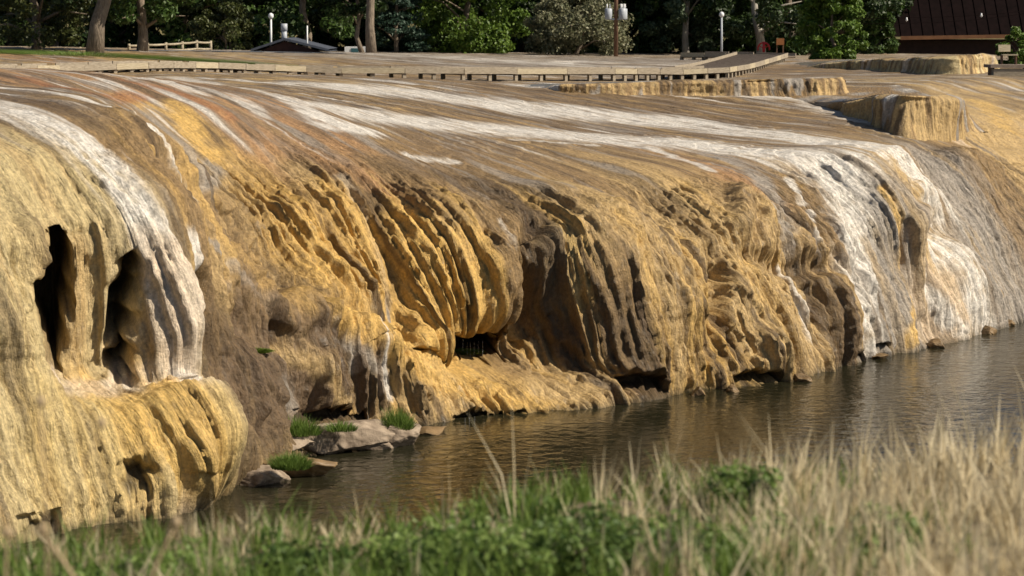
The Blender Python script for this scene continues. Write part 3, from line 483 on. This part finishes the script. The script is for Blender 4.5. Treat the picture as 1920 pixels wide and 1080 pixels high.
# ------------------------------------------------------------------ rocks and tufts at the water's edge
M_rock = noisy('grey_rock', (.11, .08, .055), (.34, .27, .20), 3.2, .8, 1, (1, 1, 1), 8, .08)
M_rockb = noisy('wet_brown_rock', (.07, .045, .02), (.24, .16, .08), 2.5, .5, .8, (1, 1, 1), 8, .08)
def rock(label, x, y, zc, size, rz, m, seed, name='rock', group=None):
    bm = bmesh.new(); bmesh.ops.create_icosphere(bm, subdivisions=5, radius=1); V = np.array([v.co[:] for v in bm.verts])
    r = np.random.default_rng(seed)
    for _ in range(16):
        n = r.normal(size=3); n /= np.linalg.norm(n); h = r.uniform(.38, .8); d = V @ n; V = V - np.outer(np.maximum(d - h, 0) * .97, n)
    V = V * (1 + .10 * perlin(V[:, 0] * 2 + V[:, 2], V[:, 1] * 2 - V[:, 2], seed) + .09 * np.abs(perlin(V[:, 0] * 4 + V[:, 2] * 3, V[:, 1] * 4 + V[:, 2] * 2, seed + 1)) + .04 * perlin(V[:, 0] * 9 + V[:, 2] * 5, V[:, 1] * 9, seed + 2))[:, None]
    V = V * np.array(size) / 2
    for v, c in zip(bm.verts, V): v.co = c
    me = bpy.data.meshes.new(name); bm.to_mesh(me); bm.free(); me.polygons.foreach_set('use_smooth', [True] * len(me.polygons))
    p = onz(x, y, zc); o = link(name, me, m, None, p); o.rotation_euler.z = rz; return tag(o, label, 'rock', group)
A1 = R(50)
rock('broad pale grey slab behind the grass clump at the river edge', 640, 822, .3, (3.6, 1.3, 1.15), R(38), M_rock, 1)
rock('cracked grey boulder at the end of the pale slab', 760, 815, .25, (1.6, 1.1, .9), R(30), M_rock, 2)
rock('small pointed pale rock against the golden mound', 475, 838, .25, (1.0, .8, .7), R(-20), M_rock, 3)
rock('flat pinkish brown rock lapped by the river', 480, 898, .08, (1.7, 1.3, .9), R(10), M_rock, 4)
rock('wet brown mossy rock shelf below the grass clump', 545, 885, .05, (2.7, 1.5, .95), R(12), M_rockb, 5)
rock('low brown rock tongue under the dripping lobes', 800, 812, .0, (1.6, .8, .5), R(35), M_rockb, 6)
rock('cracked pale rock leaning on the brown mound', 520, 842, .3, (1.7, 1.1, 1.0), R(25), M_rock, 8)
rock('low pale ledge running along the waterline beside the slab', 720, 838, .02, (2.0, .7, .6), R(42), M_rock, 9)
rock('grey block between slab and grass clump', 610, 842, .1, (1.0, .7, .7), R(40), M_rock, 7)
for i, (x, y, q) in enumerate([(1170,748,.9),(1310,738,.7),(1375,730,.6),(1500,712,.7),(1650,668,.7),(1760,648,.8),(1855,622,.9),(1890,608,.7)]):
    rock('small dark boulder at the foot of the cliff by the water', x, y, .05, (q, q * .8, q * .55), i, M_rockb, 20 + i, 'boulder', 'boulders along the waterline')
def blades(n, spread, h, wd, lean, r, fan=1.0):
    a = r.random(n) * 2 * np.pi; d = np.sqrt(r.random(n)); bx = np.cos(a) * d * spread[0]; by = np.sin(a) * d * spread[1]
    hh = h * (.45 + .55 * r.random(n)) * (1 - .55 * d ** 2); la = r.random(n) * 2 * np.pi; ll = lean * r.random(n) * hh; lx = np.cos(la) * ll + bx * .35 * fan; ly = np.sin(la) * ll + by * .35 * fan
    fa = r.random(n) * np.pi; fx, fy = np.cos(fa) * wd, np.sin(fa) * wd; o = np.zeros(n); V = []
    for t, k in ((0, 1), (.5, .8), (1, .08)):
        cx = bx + lx * t ** 1.8; cy = by + ly * t ** 1.8; cz = hh * t * (1 - .12 * t)
        V += [np.c_[cx - fx * k, cy - fy * k, cz], np.c_[cx + fx * k, cy + fy * k, cz]]
    V = np.stack(V, 1).reshape(-1, 3); b = np.arange(n)[:, None] * 6; Q = np.concatenate([b + np.array([[0, 1, 3, 2]]), b + np.array([[2, 3, 5, 4]])]); return V, Q
M_green = leafmat('green_blades', (.075, .14, .02), (.19, .27, .06), .35); M_dry = leafmat('dry_blades', (.45, .37, .22), (.82, .72, .50), .4); M_moss = leafmat('moss', (.07, .12, .01), (.16, .22, .03), .2)
for lab, x, y, z, n, spr, h in [('bright green grass clump on the mossy rock shelf', 545, 868, .52, 1300, (.42, .3), .5), ('tall green grass clump under the brown lobes', 745, 800, .45, 1100, (.36, .3), .8), ('dark green grass in the hollow under the brown mound', 560, 805, .7, 800, (.5, .35), .6), ('short grass tuft beside the pale slab', 640, 798, .75, 400, (.35, .25), .35)]:
    V, Q = blades(n, spr, h, .008, .5, rng); tag(link('grass_clump', npmesh('grass_clump', V, Q), M_green, None, onz(x, y, z) - np.array([0, 0, .12])), lab, 'grass')
for lab, x, y, z, n, spr in [('bright moss patch on the ledge above the brown mound', 470, 660, 2.72, 1500, (.42, .25)), ('dark moss bed below the dripping overhang', 885, 690, 1.05, 1200, (.5, .4))]:
    V, Q = blades(n, spr, .14, .02, .8, rng); tag(link('moss_patch', npmesh('moss_patch', V, Q), M_moss, None, surf(x, y)), lab, 'moss')
def drip(t, b):
    b.inputs['Base Color'].default_value = (.8, .82, .85, 1); b.inputs['Roughness'].default_value = .1; b.inputs['Transmission Weight'].default_value = .85; b.inputs['IOR'].default_value = 1.33
    n = nd(t, 'ShaderNodeTexNoise'); n.inputs['Scale'].default_value = 30; r = nd(t, 'ShaderNodeMapRange'); r.inputs[3].default_value = .05; r.inputs[4].default_value = .25; t.links.new(n.outputs[0], r.inputs[0]); t.links.new(r.outputs[0], b.inputs['Roughness'])
M_drip = mat('dripping_water', drip)
for x, y0, y1, Y in [(868,636,660,60.3),(876,640,668,60.3),(882,641,672,60.3),(889,641,676,60.3),(897,640,664,60.4),(905,638,668,60.4),(690,779,800,55.9),(872,784,800,56.6),(880,783,800,56.7),(890,781,799,56.9)]:
    a, b = atY(x, y0, Y), atY(x, y1, Y); k = np.linspace(0, 1, 9); pts = [a + (b - a) * t for t in k]
    o = MB().tube([Vector(p - a) for p in pts], [.002 + .006 * abs(math.sin(11 * t + x)) ** 2 for t in k], 5).build('water_drip', M_drip, None, True); o.location = a
    tag(o, 'thin strand of water dripping under the golden overhang' if Y > 60 else 'thin strand of water dripping from the low apron into the river', 'water', 'drips under the overhang' if Y > 60 else 'drips under the apron')

# ------------------------------------------------------------------ trees
def leaves(centres, radii, n, size, r, droop=0.):
    c = np.asarray(centres); k = r.integers(0, len(c), n); d = r.normal(size=(n, 3)); d /= np.linalg.norm(d, axis=1, keepdims=True)
    p = c[k] + d * (np.asarray(radii)[k] * (.35 + .65 * r.random(n) ** .5)[:, None]); nn = d * .6 + r.normal(size=(n, 3)) * .6 + np.array([0, 0, .5]); nn /= np.linalg.norm(nn, axis=1, keepdims=True)
    a = np.cross(nn, r.normal(size=(n, 3))); a /= np.linalg.norm(a, axis=1, keepdims=True); b = np.cross(nn, a); sz = size * (.6 + .8 * r.random(n))[:, None]
    V = np.stack([p - a * sz, p + b * sz * .55, p + a * sz - np.array([0, 0, 1]) * droop * sz, p - b * sz * .55], 1).reshape(-1, 3); Q = np.arange(n)[:, None] * 4 + np.array([[0, 1, 2, 3]]); return V, Q
M_bark = noisy('bark', (.10, .08, .06), (.26, .21, .16), 5, .9, 1, (3, 3, .6), 6, .06); M_barkg = noisy('pale_bark', (.22, .20, .17), (.42, .39, .34), 4, .9, .7, (3, 3, .6), 6, .05)
M_lf = leafmat('leaf_green', (.025, .055, .01), (.07, .12, .024)); M_lfd = leafmat('leaf_dark', (.014, .03, .008), (.036, .062, .015)); M_lfo = leafmat('leaf_olive', (.035, .05, .012), (.085, .095, .026)); M_lfs = leafmat('leaf_silver', (.09, .105, .05), (.26, .25, .15)); M_lfb = leafmat('leaf_bright', (.055, .11, .012), (.13, .20, .03)); M_lfn = leafmat('needle', (.018, .045, .03), (.05, .09, .06)); M_lfg = leafmat('leaf_grey', (.04, .07, .03), (.11, .15, .08))
def make_tree(label, ht, rad, low, lm, n, size, seed, trunk=.3, lean=0., bark=None, kind='round', group=None, name='leafy_tree', clumps=70, lift=0.):
    r = np.random.default_rng(seed); root = thing(name, label, 'tree', group=group); mb = MB(); ends = []
    ts = np.linspace(0, 1, 8); wob = r.normal(size=(8, 2)) * .12; pts = [(lean * t * ht + wob[i, 0] * (i > 0), wob[i, 1] * (i > 0), -.5 + t * (ht * .85 + .5)) for i, t in enumerate(ts)]
    mb.tube(pts, [trunk * (1.25 if i == 0 else 1) * (1 - .82 * t) for i, t in enumerate(ts)], 12)
    for q in range(9):
        t = r.uniform(.12 if low < 1 else low / ht, .8); i = min(int(t * 7), 6); b0 = Vector(pts[i]).lerp(Vector(pts[i + 1]), t * 7 - i); a = r.uniform(0, 6.28); l = rad * r.uniform(.6, 1) * (1.1 - .5 * t)
        e = b0 + Vector((math.cos(a) * l, math.sin(a) * l, l * r.uniform(.1, .7))); m_ = b0.lerp(e, .5) + Vector((0, 0, .15 * l)); k = trunk * (1 - .8 * t) * .45
        mb.tube([b0, m_, e], [k, k * .6, k * .15], 7); ends += [m_, e]
    mb.build('trunk', bark or M_bark, root, True)
    C_, R_ = [], []
    for q in range(clumps):
        if kind == 'cone': h = r.random() ** 1.2; z = low + h * (ht - low); rr = rad * (1 - h) * r.uniform(.55, 1) + .1; a = r.uniform(0, 6.28); C_.append((math.cos(a) * rr, math.sin(a) * rr, z)); R_.append((.55, .55, .22))
        else:
            h = r.random() ** (1.1); z = low + h * (ht - low); pr = math.sin(math.pi * min(max((h * .82 + .18), 0), 1)) ** .55; rr = rad * pr * r.uniform(.45, 1.0); a = r.uniform(0, 6.28); q_ = r.uniform(.5, 1.15) * rad * .26
            C_.append((math.cos(a) * rr + lean * z, math.sin(a) * rr, z)); R_.append((q_, q_, q_ * .7))
    V, Q = leaves(C_, np.array(R_), n, size, r, .3); link('crown', npmesh('crown', V, Q, False), lm, root); return root
def put(o, x, Y, rz=0, sc_=1.):
    X = (x - 960) * Y / F; z = min(ground(X, Y), 9) if Y < 172 else 7.3; o.location = (X, Y, z); o.rotation_euler.z = rz; o.scale = (sc_,) * 3; return o
def dup(root, label=None):
    c = root.copy(); COL.objects.link(c)
    if label: c['label'] = label
    for ch in root.children: d = ch.copy(); COL.objects.link(d); d.parent = c
    return c
put(make_tree('spreading olive green tree with bare twigs beside the rail fence', 9, 3.6, .6, M_lfo, 13000, .13, 1, .28, -.05), 75, 122)
put(make_tree('big cottonwood with thick leaning furrowed trunk on the grass verge', 16, 5, 5.2, M_lfd, 9000, .2, 2, .42, .14, M_bark, name='cottonwood_tree'), 180, 117)
put(make_tree('dark trunked tree between the cottonwood and the rail fence', 11, 3.3, 1.9, M_lf, 12000, .15, 3, .3, .02), 270, 124)
put(make_tree('loose leafy tree behind the small gabled roof', 13, 4.2, 1.3, M_lf, 15000, .17, 4, .3, .0), 575, 158)
put(make_tree('tall straight conifer trunk with high crown beside the white trailer', 18, 3, 6, M_lfn, 7000, .2, 5, .33, -.03, M_bark, name='pine_tree'), 698, 150)
put(make_tree('slim leaning trunk behind the tall straight conifer trunk', 12, 2.6, 2.5, M_lfd, 8000, .17, 6, .17, -.13), 685, 153)
put(make_tree('blue green spruce with drooping tiers to the ground', 10, 2.1, .2, M_lfn, 16000, .11, 7, .18, 0, None, 'cone', name='spruce_tree', clumps=230), 745, 160)
put(make_tree('broad bright green maple beside the flowering shrub tree', 10, 4.6, .3, M_lfb, 24000, .15, 8, .3, 0, clumps=110), 880, 163)
put(make_tree('silvery flowering hawthorn in front of the utility pole', 4.3, 3.6, .2, M_lfs, 22000, .11, 9, .2, 0, name='hawthorn', clumps=90), 1085, 158)
put(make_tree('grey green poplar right of the utility pole', 13, 3.4, .4, M_lfg, 18000, .15, 10, .26, 0, M_barkg), 1285, 166)
put(make_tree('dark tree with pale forked limbs behind the red wheel', 13, 4.4, 1.6, M_lfd, 14000, .17, 11, .34, -.12, M_barkg), 1425, 163)
put(make_tree('bright green willow bush beside the dark roofed hall', 4.6, 2.1, .1, M_lfb, 20000, .12, 12, .16, 0, name='willow', clumps=85), 1556, 141)
put(make_tree('green tree at the corner of the dark roofed hall', 8, 2.3, .2, M_lf, 15000, .14, 13, .22, 0), 1628, 176)
put(make_tree('small green shrub behind the wooden bench platform', 1.9, 1.2, .05, M_lfb, 6000, .09, 14, .06, 0, name='shrub', clumps=35), 1895, 118)
put(make_tree('twiggy brown green bush below the dark trees by the rail fence', 3.2, 2.2, .1, M_lfo, 9000, .11, 15, .1, 0, name='bush', clumps=45), 425, 150)
pA = make_tree('dark leafy tree in the wood behind the plateau', 14, 4.4, .2, M_lfd, 15000, .2, 21, .32, 0, group='wood behind the plateau'); pB = make_tree('mid green leafy tree in the wood behind the plateau', 12, 4.0, .1, M_lf, 15000, .19, 22, .3, .03, group='wood behind the plateau')
first = {0: True, 1: True}
for i, x in enumerate(list(range(-40, 1640, 80)) + list(range(0, 1660, 110))):
    k = i % 2; src = pA if k == 0 else pB
    o = src if first[k] else dup(src); first[k] = False
    row = 0 if i < 21 else 1; put(o, x + random.uniform(-22, 22), (174 if row == 0 else 188) + random.uniform(-4, 4), random.uniform(0, 6.28), random.uniform(.85, 1.15))

# ------------------------------------------------------------------ buildings and park furniture behind
M_roof = noisy('dark_metal_roof', (.006, .004, .004), (.010, .006, .006), 2, .95, .1, spec=.03); M_copper = noisy('copper_fascia', (.15, .065, .03), (.22, .10, .045), 2, .6, .1); M_wall = noisy('dark_brown_wall', (.03, .014, .012), (.05, .022, .018), 3, .8, .2)
M_white = noisy('white_paint', (.62, .64, .66), (.75, .76, .77), 3, .5, .1); M_grey = noisy('grey_metal', (.30, .33, .37), (.42, .45, .5), 3, .45, .1); M_blueroof = noisy('slate_blue_roof', (.045, .055, .075), (.08, .09, .115), 4, .6, .2); M_teal = noisy('teal_panel', (.03, .09, .11), (.05, .13, .15), 3, .5, .1); M_red = noisy('red_paint', (.45, .02, .02), (.6, .035, .03), 3, .45, .1); M_pole = noisy('brown_pole', (.10, .055, .035), (.19, .11, .07), 6, .85, .4, (3, 3, .5)); M_rail = noisy('peeled_rail', (.24, .20, .14), (.40, .35, .26), 5, .8, .3); M_asph = noisy('asphalt', (.09, .10, .12), (.14, .15, .17), 4, .85, .2); M_box = noisy('orange_sign', (.22, .085, .03), (.30, .12, .04), 3, .6, .1)
def local(o, mb, name, m, smooth=False): me = mb.mesh(name, smooth); me.transform(Matrix.Translation(-Vector(o.location))); return link(name, me, m, o)
# hall with the large dark hipped roof
Yh = 185; e0 = atY(1647, 69, Yh + 6); e1 = atY(1658, 69, Yh); e2 = np.array([atY(2150, 58, Yh)[0], Yh + 0., e1[2]]); apex = np.array([e1[0] + 9.5, Yh + 10, e1[2] + 10.5])
hall = thing('hall', 'low building with a huge dark maroon hipped roof and copper fascia', 'building', (float(e1[0]) + 8, Yh + 6, 6.2))
ridge2 = np.array([e2[0], Yh + 10, apex[2]]); bk0 = np.array([e1[0] + 1.4, Yh + 20, e1[2]]); bk1 = np.array([e2[0], Yh + 20, e1[2]])
local(hall, MB().poly([e1, e2, ridge2, apex, bk0, bk1], [(0, 1, 2, 3), (4, 0, 3), (5, 4, 3, 2)]), 'roof', M_roof)
for k in range(26): a = np.array([e1[0] + .9 * k + .5, Yh, e1[2]]); top = a + np.array([0, 10, 10.5]) * min(1, (a[0] - e1[0]) / 9.5 + .02); local(hall, MB().beam(a + np.array([0, -.03, .03]), top + np.array([0, -.03, .03]), .05, .05), 'roof_seam', M_roof)
local(hall, MB().beam((e1[0] + 1.3, Yh - .08, e1[2] - .10), (e2[0], Yh - .08, e1[2] + .22), .08, .30), 'fascia', M_copper)
local(hall, MB().box(((e1[0] + e2[0]) / 2 + .3, Yh + 10.3, (e1[2] - .3 + 6.0) / 2), (e2[0] - e1[0] - 1, 19, e1[2] - .3 - 6.0)), 'wall', M_wall)
# restroom with gable roof, vent and lamp poles
Yr = 138; q0, q1, q2 = atY(470, 92, Yr), atY(533, 71, Yr), atY(617, 92, Yr); rest = thing('restroom', 'small building sunk behind the plateau with slate blue gabled roof and vent', 'building', (float(q1[0]), Yr + 3, 6.2))
dz = np.array([0, 7., 0]); th = np.array([0, 0, .14]); local(rest, MB().poly([q0, q1, q2, q0 + dz, q1 + dz, q2 + dz, q0 - th, q1 - th, q2 - th, q0 + dz - th, q1 + dz - th, q2 + dz - th], [(0, 1, 4, 3), (1, 2, 5, 4), (0, 6, 7, 1), (1, 7, 8, 2), (6, 9, 10, 7), (7, 10, 11, 8)]), 'roof', M_blueroof)
local(rest, MB().poly([q0 + [.35, .3, -.2], q1 + [0, .3, -.2], q2 + [-.35, .3, -.2], q2 + [-.35, .3, -3], q0 + [.35, .3, -3]], [(0, 1, 2, 3, 4)]), 'gable_wall', M_wall)
v0 = atY(533, 71, Yr + 1); local(rest, MB().tube([v0 + [0, 0, -.3], v0 + [0, 0, .45]], [.17, .17], 14).tube([v0 + [0, 0, .42], v0 + [0, 0, .86]], [.2, .2], 14), 'roof_vent', M_grey, True)
def pole(label, x, yb, yt, Y, r_, m, lamp=False, name='lamp_post'):
    a, b = atY(x, yb, Y), atY(x, yt, Y); g = min(ground(a[0], a[1]), a[2]) if Y < 172 else 7.3; o = thing(name, label, 'pole', (float(a[0]), float(Y), float(g) - .1)); local(o, MB().tube([(a[0], Y, g - .2), (b[0], Y, b[2])], [r_, r_ * .8], 10), 'shaft', m, True)
    if lamp: local(o, MB().tube([(b[0], Y, b[2] - .08), (b[0], Y, b[2] + .05), (b[0], Y, b[2] + .2), (b[0], Y, b[2] + .28)], [.08, .17, .15, .04], 14), 'lamp_head', M_white, True)
    return o
pole('white post with round lamp head left of the roof vent', 508, 78, 33, 139, .07, M_white, True)
pole('plain white post right of the roof vent', 576, 82, 48, 139, .05, M_white, False, 'post')
pole('slim grey lamp post beside the wood', 1353, 96, 30, 150, .08, M_grey, True)
up = pole('brown wooden utility pole carrying three grey transformers', 1155, 97, -160, 152, .15, M_pole, False, 'utility_pole')
for dx, dy in ((-.32 - .18, 0), (.42, -.1), (.52, .35)):
    c = atY(1155, 26, 152) + np.array([dx, dy, 0]); me = MB().tube([c + [0, 0, -.36], c + [0, 0, -.33], c + [0, 0, .32], c + [0, 0, .36]], [.22, .25, .25, .2], 16).mesh('transformer', True); me.transform(Matrix.Translation(-Vector(up.location))); tr = link('transformer', me, M_grey, up)
    for ex in (-.1, .1): me = MB().tube([c + [ex, 0, .34], c + [ex, 0, .5], c + [ex, 0, .66]], [.04, .05, .03], 8).mesh('bushing', True); me.transform(Matrix.Translation(-Vector(up.location))); link('bushing', me, M_white, tr)
local(up, MB().box(atY(1155, 36, 152) + np.array([0, -.05, 0]), (1.3, .1, .1)), 'bracket', M_grey)
# trailer
t0 = atY(668, 90, 156); tr_ = thing('trailer', 'white box trailer with a teal panel parked behind the rise', 'trailer', (float(t0[0]), 156, 7.3)); local(tr_, MB().box((t0[0], 157, 8.1), (1.6, 2, 1.0)), 'body', M_white); local(tr_, MB().box((t0[0] - .1, 155.98, 8.35), (.5, .03, .3)), 'panel', M_teal)
for e in (-.45, .45): local(tr_, MB().tube([(t0[0] + e, 155.95, 7.55), (t0[0] + e, 156.2, 7.55)], [.28, .28], 16), 'wheel', M_roof, True)
# rail fences
def fence(label, pts, nseg):
    P = [atY(x, y, Y) for x, y, Y in pts]; o = thing('rail_fence', label, 'fence', tuple(P[0]), 'wooden rail fences'); L = np.linspace(0, len(P) - 1, nseg + 1); Q = [np.array([np.interp(l, range(len(P)), [p[k] for p in P]) for k in range(3)]) for l in L]
    for a in Q: g = ground(a[0], a[1]) - .2; local(o, MB().tube([(a[0], a[1], g), (a[0], a[1], a[2] + .12)], [.09, .08], 9), 'post', M_rail, True)
    for a, b in zip(Q[:-1], Q[1:]):
        for dz_ in (0, -.38): local(o, MB().tube([a + [0, -.1, dz_], (a + b) / 2 + [0, -.1, dz_ - .02], b + [0, -.1, dz_]], [.06, .065, .055], 8), 'rail', M_rail, True)
fence('peeled rail fence beside the dark trunked tree', [(242,86,128),(285,84,130),(328,83,132),(362,79,134),(395,80,136)], 5)
fence('low peeled rail fence below the olive green tree', [(-20,95,130),(40,94.5,130),(75,95,130),(115,93,131),(150,92,132)], 5)
# road strip and grass verge
rp = [atY(x, y, Y) for x, y, Y in ((190,99.5,121),(330,97,127),(470,96,133),(640,97,138))]; V = []
for p in rp:
    for k in np.linspace(0, 1, 5): X, Y = p[0] + .2 * k, p[1] + 3.2 * k; V.append((X, Y, ground(X, Y) + .035))
tag(link('road', npmesh('road', V, grid_faces(4, 5)), M_asph), kind='structure')
V, Q = blades(5000, (9, 1.2), .32, .012, .5, rng); V[:, 0] += (150 - 960) * 114 / F; V[:, 1] += 114.5; V[:, 2] += ztop(V[:, 0], V[:, 1]) - .02; tag(link('verge_grass', npmesh('verge_grass', V, Q), M_green), 'strip of green grass along the road edge', 'grass', kind='stuff')
# red wheel, sign box, bench platform, string lights
c = atY(1432, 91, 142); wl = thing('red_wheel', 'bright red round frame on a post at the end of the boardwalk', 'wheel', (float(c[0]), 142, ground(c[0], 142)))
local(wl, MB().tube([c + [math.cos(t) * .36, 0, math.sin(t) * .36] for t in np.linspace(-.3, math.pi + .3, 20)], [.05] * 20, 8), 'rim', M_red, True); local(wl, MB().tube([c + [0, -.02, -.6], c + [0, -.02, .42]], [.09, .09], 10), 'post', M_red, True)
for t in (.5, 2.6): local(wl, MB().tube([c, c + [math.cos(t) * .36, 0, math.sin(t) * .36]], [.03, .03], 6), 'spoke', M_red)
c = atY(1463, 78, 147); sg = thing('sign_board', 'orange brown sign board on posts at the edge of the wood', 'sign', (float(c[0]), 147, ground(c[0], 147))); local(sg, MB().box(c, (.5, .06, .42)), 'board', M_box)
for e in (-.2, .2): g = ground(c[0], 147) - .2; local(sg, MB().box((c[0] + e, 147.06, (g + c[2]) / 2), (.07, .05, c[2] - g)), 'post', M_pole)
c = atY(1890, 128, 104); g = ground(c[0], c[1]); pf = thing('bench_platform', 'brown timber platform with a wooden seat at the far end of the terrace', 'bench', (float(c[0]), float(c[1]), g))
local(pf, MB().box((c[0] + .2, c[1], g + .42), (2.3, 1.6, .14)), 'deck', M_deck); local(pf, MB().box((c[0] - .1, c[1] - .5, g + .12), (1.4, .5, .36)), 'step', M_wood)
for e in (-.7, .9): local(pf, MB().box((c[0] + e, c[1] + .3, g + .1), (.12, .9, .5)), 'support', M_pole)
local(pf, MB().box((c[0] + .1, c[1] + .2, g + .92), (.7, .4, .06)), 'seat', M_wood2); local(pf, MB().box((c[0] - .1, c[1] + .42, g + 1.22), (.55, .06, .32), 0, 0, R(-12)), 'backrest', M_wood2)
for e in (-.25, .4): local(pf, MB().box((c[0] + e, c[1] + .25, g + .69), (.06, .3, .42)), 'leg', M_pole)
for i, (y0, y1, y2, bulbs) in enumerate(((35, 31, 20, ((1700, 38), (1840, 30))), (45, 41, 24, ()))):
    pts = [atY(x, y, 128) for x, y in ((1600, y0), (1740, y1 + 1.5), (1850, (y1 + y2) / 2 + 2), (1960, y2 - 4))]; P = pchip(np.arange(4), np.array(pts), np.linspace(0, 3, 24)); a = P[0]
    o = thing('string_light', 'thin overhead cable with two bulbs across the dark roof' if bulbs else 'bare thin overhead cable across the dark roof', 'cable', tuple(a)); local(o, MB().tube(list(P), [.012] * 24, 5), 'cable', M_roof)
    for x, y in bulbs: b = atY(x, y, 128); local(o, MB().tube([b + [0, 0, .16], b + [0, 0, .08], b, b + [0, 0, -.07]], [.03, .05, .07, .02], 10), 'bulb', M_white, True)

# ------------------------------------------------------------------ foreground bank vegetation (out of focus)
def scatter(n, x0, x1, y0, y1, dens, r):
    X = r.uniform(x0, x1, n * 3); Y = r.uniform(y0, y1, n * 3); k = dens(X, Y) > r.random(n * 3); return X[k][:n], Y[k][:n]
def field(name, label, X, Y, h, wd, lean, per, m, r, cat='grass', spread=.06):
    Vs, Qs, o = [], [], 0
    for x, y in zip(X, Y):
        V, Q = blades(per, (spread, spread), h * r.uniform(.6, 1.15), wd, lean, r); V[:, 0] += x; V[:, 1] += y; V[:, 2] += float(bank_z(x, y)) - .02; Vs.append(V); Qs.append(Q + o); o += len(V)
    return tag(link(name, npmesh(name, np.concatenate(Vs), np.concatenate(Qs)), m), label, cat, kind='stuff')
r = np.random.default_rng(11)
clump = lambda X, Y, k: sstep(-.15, .35, perlin(X * 1.3, Y * 1.3, k))
X, Y = scatter(430, -.4, 4.6, 8.2, 15.2, lambda X, Y: sstep(.2, 1.8, X) * (.35 + .65 * clump(X, Y, 61)), r); field('dry_grass', 'tall straw coloured dry grass on the near bank', X, Y, .64, .0075, .55, 16, M_dry, r)
X, Y = scatter(60, -1.2, 4.4, 10.5, 14.5, lambda X, Y: sstep(-1.5, 2, X), r); field('dry_grass', 'scattered tall straw stalks standing above the dry grass', X, Y, .95, .005, .35, 3, M_dry, r)
X, Y = scatter(300, -3.4, 1.6, 10.5, 14.6, lambda X, Y: clump(X, Y, 62), r); field('dry_grass', 'sparse short straw blades among the green on the near bank', X, Y, .40, .006, .6, 10, M_dry, r)
X, Y = scatter(900, -3.6, 2.4, 8.6, 14.8, lambda X, Y: (.3 + .7 * clump(X, Y, 63)) * sstep(2.6, .6, X), r); field('green_grass', 'fresh green grass on the near bank', X, Y, .42, .006, .6, 18, M_green, r)
M_fg = leafmat('weed_leaf', (.09, .16, .03), (.22, .30, .08), .35); M_fgd = leafmat('weed_leaf_dark', (.05, .10, .02), (.14, .21, .05), .35)
def shrub(label, x, y, Y, rad, h, n, m, seed):
    q = np.random.default_rng(seed); p = atY(x, y, Y); root = thing('low_shrub', label, 'shrub', (float(p[0]), float(Y), float(bank_z(p[0], Y)) - .02), 'shrubs on the near bank'); mb = MB(); C_ = []
    for k in range(16): a = q.uniform(0, 6.28); d = q.uniform(.2, 1) * rad; e = Vector((math.cos(a) * d, math.sin(a) * d, h * q.uniform(.5, 1))); mb.tube([(0, 0, 0), e * .5 + Vector((0, 0, .05)), e], [.008, .006, .003], 5); C_ += [tuple(e), tuple(e * .75)]
    mb.build('stems', M_bark, root, True); V, Q = leaves(C_, np.full((len(C_), 3), rad * .3), n, .02, q, .2); link('leaves', npmesh('leaves', V, Q, False), m, root)
SH = 'dense low green leafy shrub on the near bank'
for i, (x, y, Y, rad, h) in enumerate([(900,1060,11.4,.42,.34),(1090,1050,11.3,.45,.36),(1280,1060,11.2,.42,.32),(1440,1070,11.1,.36,.3),(1000,1090,10.8,.4,.3),(1210,1095,10.7,.4,.3),(1400,930,12.6,.24,.34),(760,1040,11.8,.3,.26),(1620,1080,11,.3,.26),(560,1060,11.6,.34,.24),(330,1070,11.4,.34,.24),(180,1085,11.2,.3,.22)]): shrub({6: 'lone green shrub standing among the tall dry grass', 8: 'low green shrub at the foot of the tall dry grass'}.get(i, SH), x, y, Y, rad * .9, h * .8, 2000, M_fgd if i % 4 == 1 else M_fg, 200 + i)
M_stalk = noisy('dead_stalk', (.26, .19, .11), (.45, .35, .22), 8, .8, .3)
for lab, pts, Y, rr in [('thick dead stalk leaning left at the river corner', ((140,1085),(110,1040),(80,1000)), 7.2, .007), ('dead stalk leaning right with a dried flower head', ((285,1075),(310,1020),(330,985)), 7.2, .006), ('tall thin dead stem rising before the golden mound', ((88,1085),(84,900),(76,760)), 6.4, .003), ('tall bent dead stem crossing the golden mound', ((95,1000),(150,900),(190,800)), 6.6, .0022), ('short dead stem with a round seed head', ((10,1085),(12,1040),(14,1005)), 7, .004)]:
    P = [atY(x, y, Y) for x, y in pts]; g = float(bank_z(P[0][0], Y)); o = thing('dead_stalk', lab, 'plant', (float(P[0][0]), Y, g)); P = [np.array([P[0][0], Y, g - .02])] + P; local(o, MB().tube(P, [rr * 1.2, rr * 1.1, rr, rr * .7], 7), 'stem', M_stalk, True)
    q = P[-1]; local(o, MB().tube([q - [0, 0, .008], q + [0, 0, .004], q + [0, 0, .02], q + [0, 0, .03]], [.004, .014, .012, .003], 10), 'seed_head', M_stalk, True)
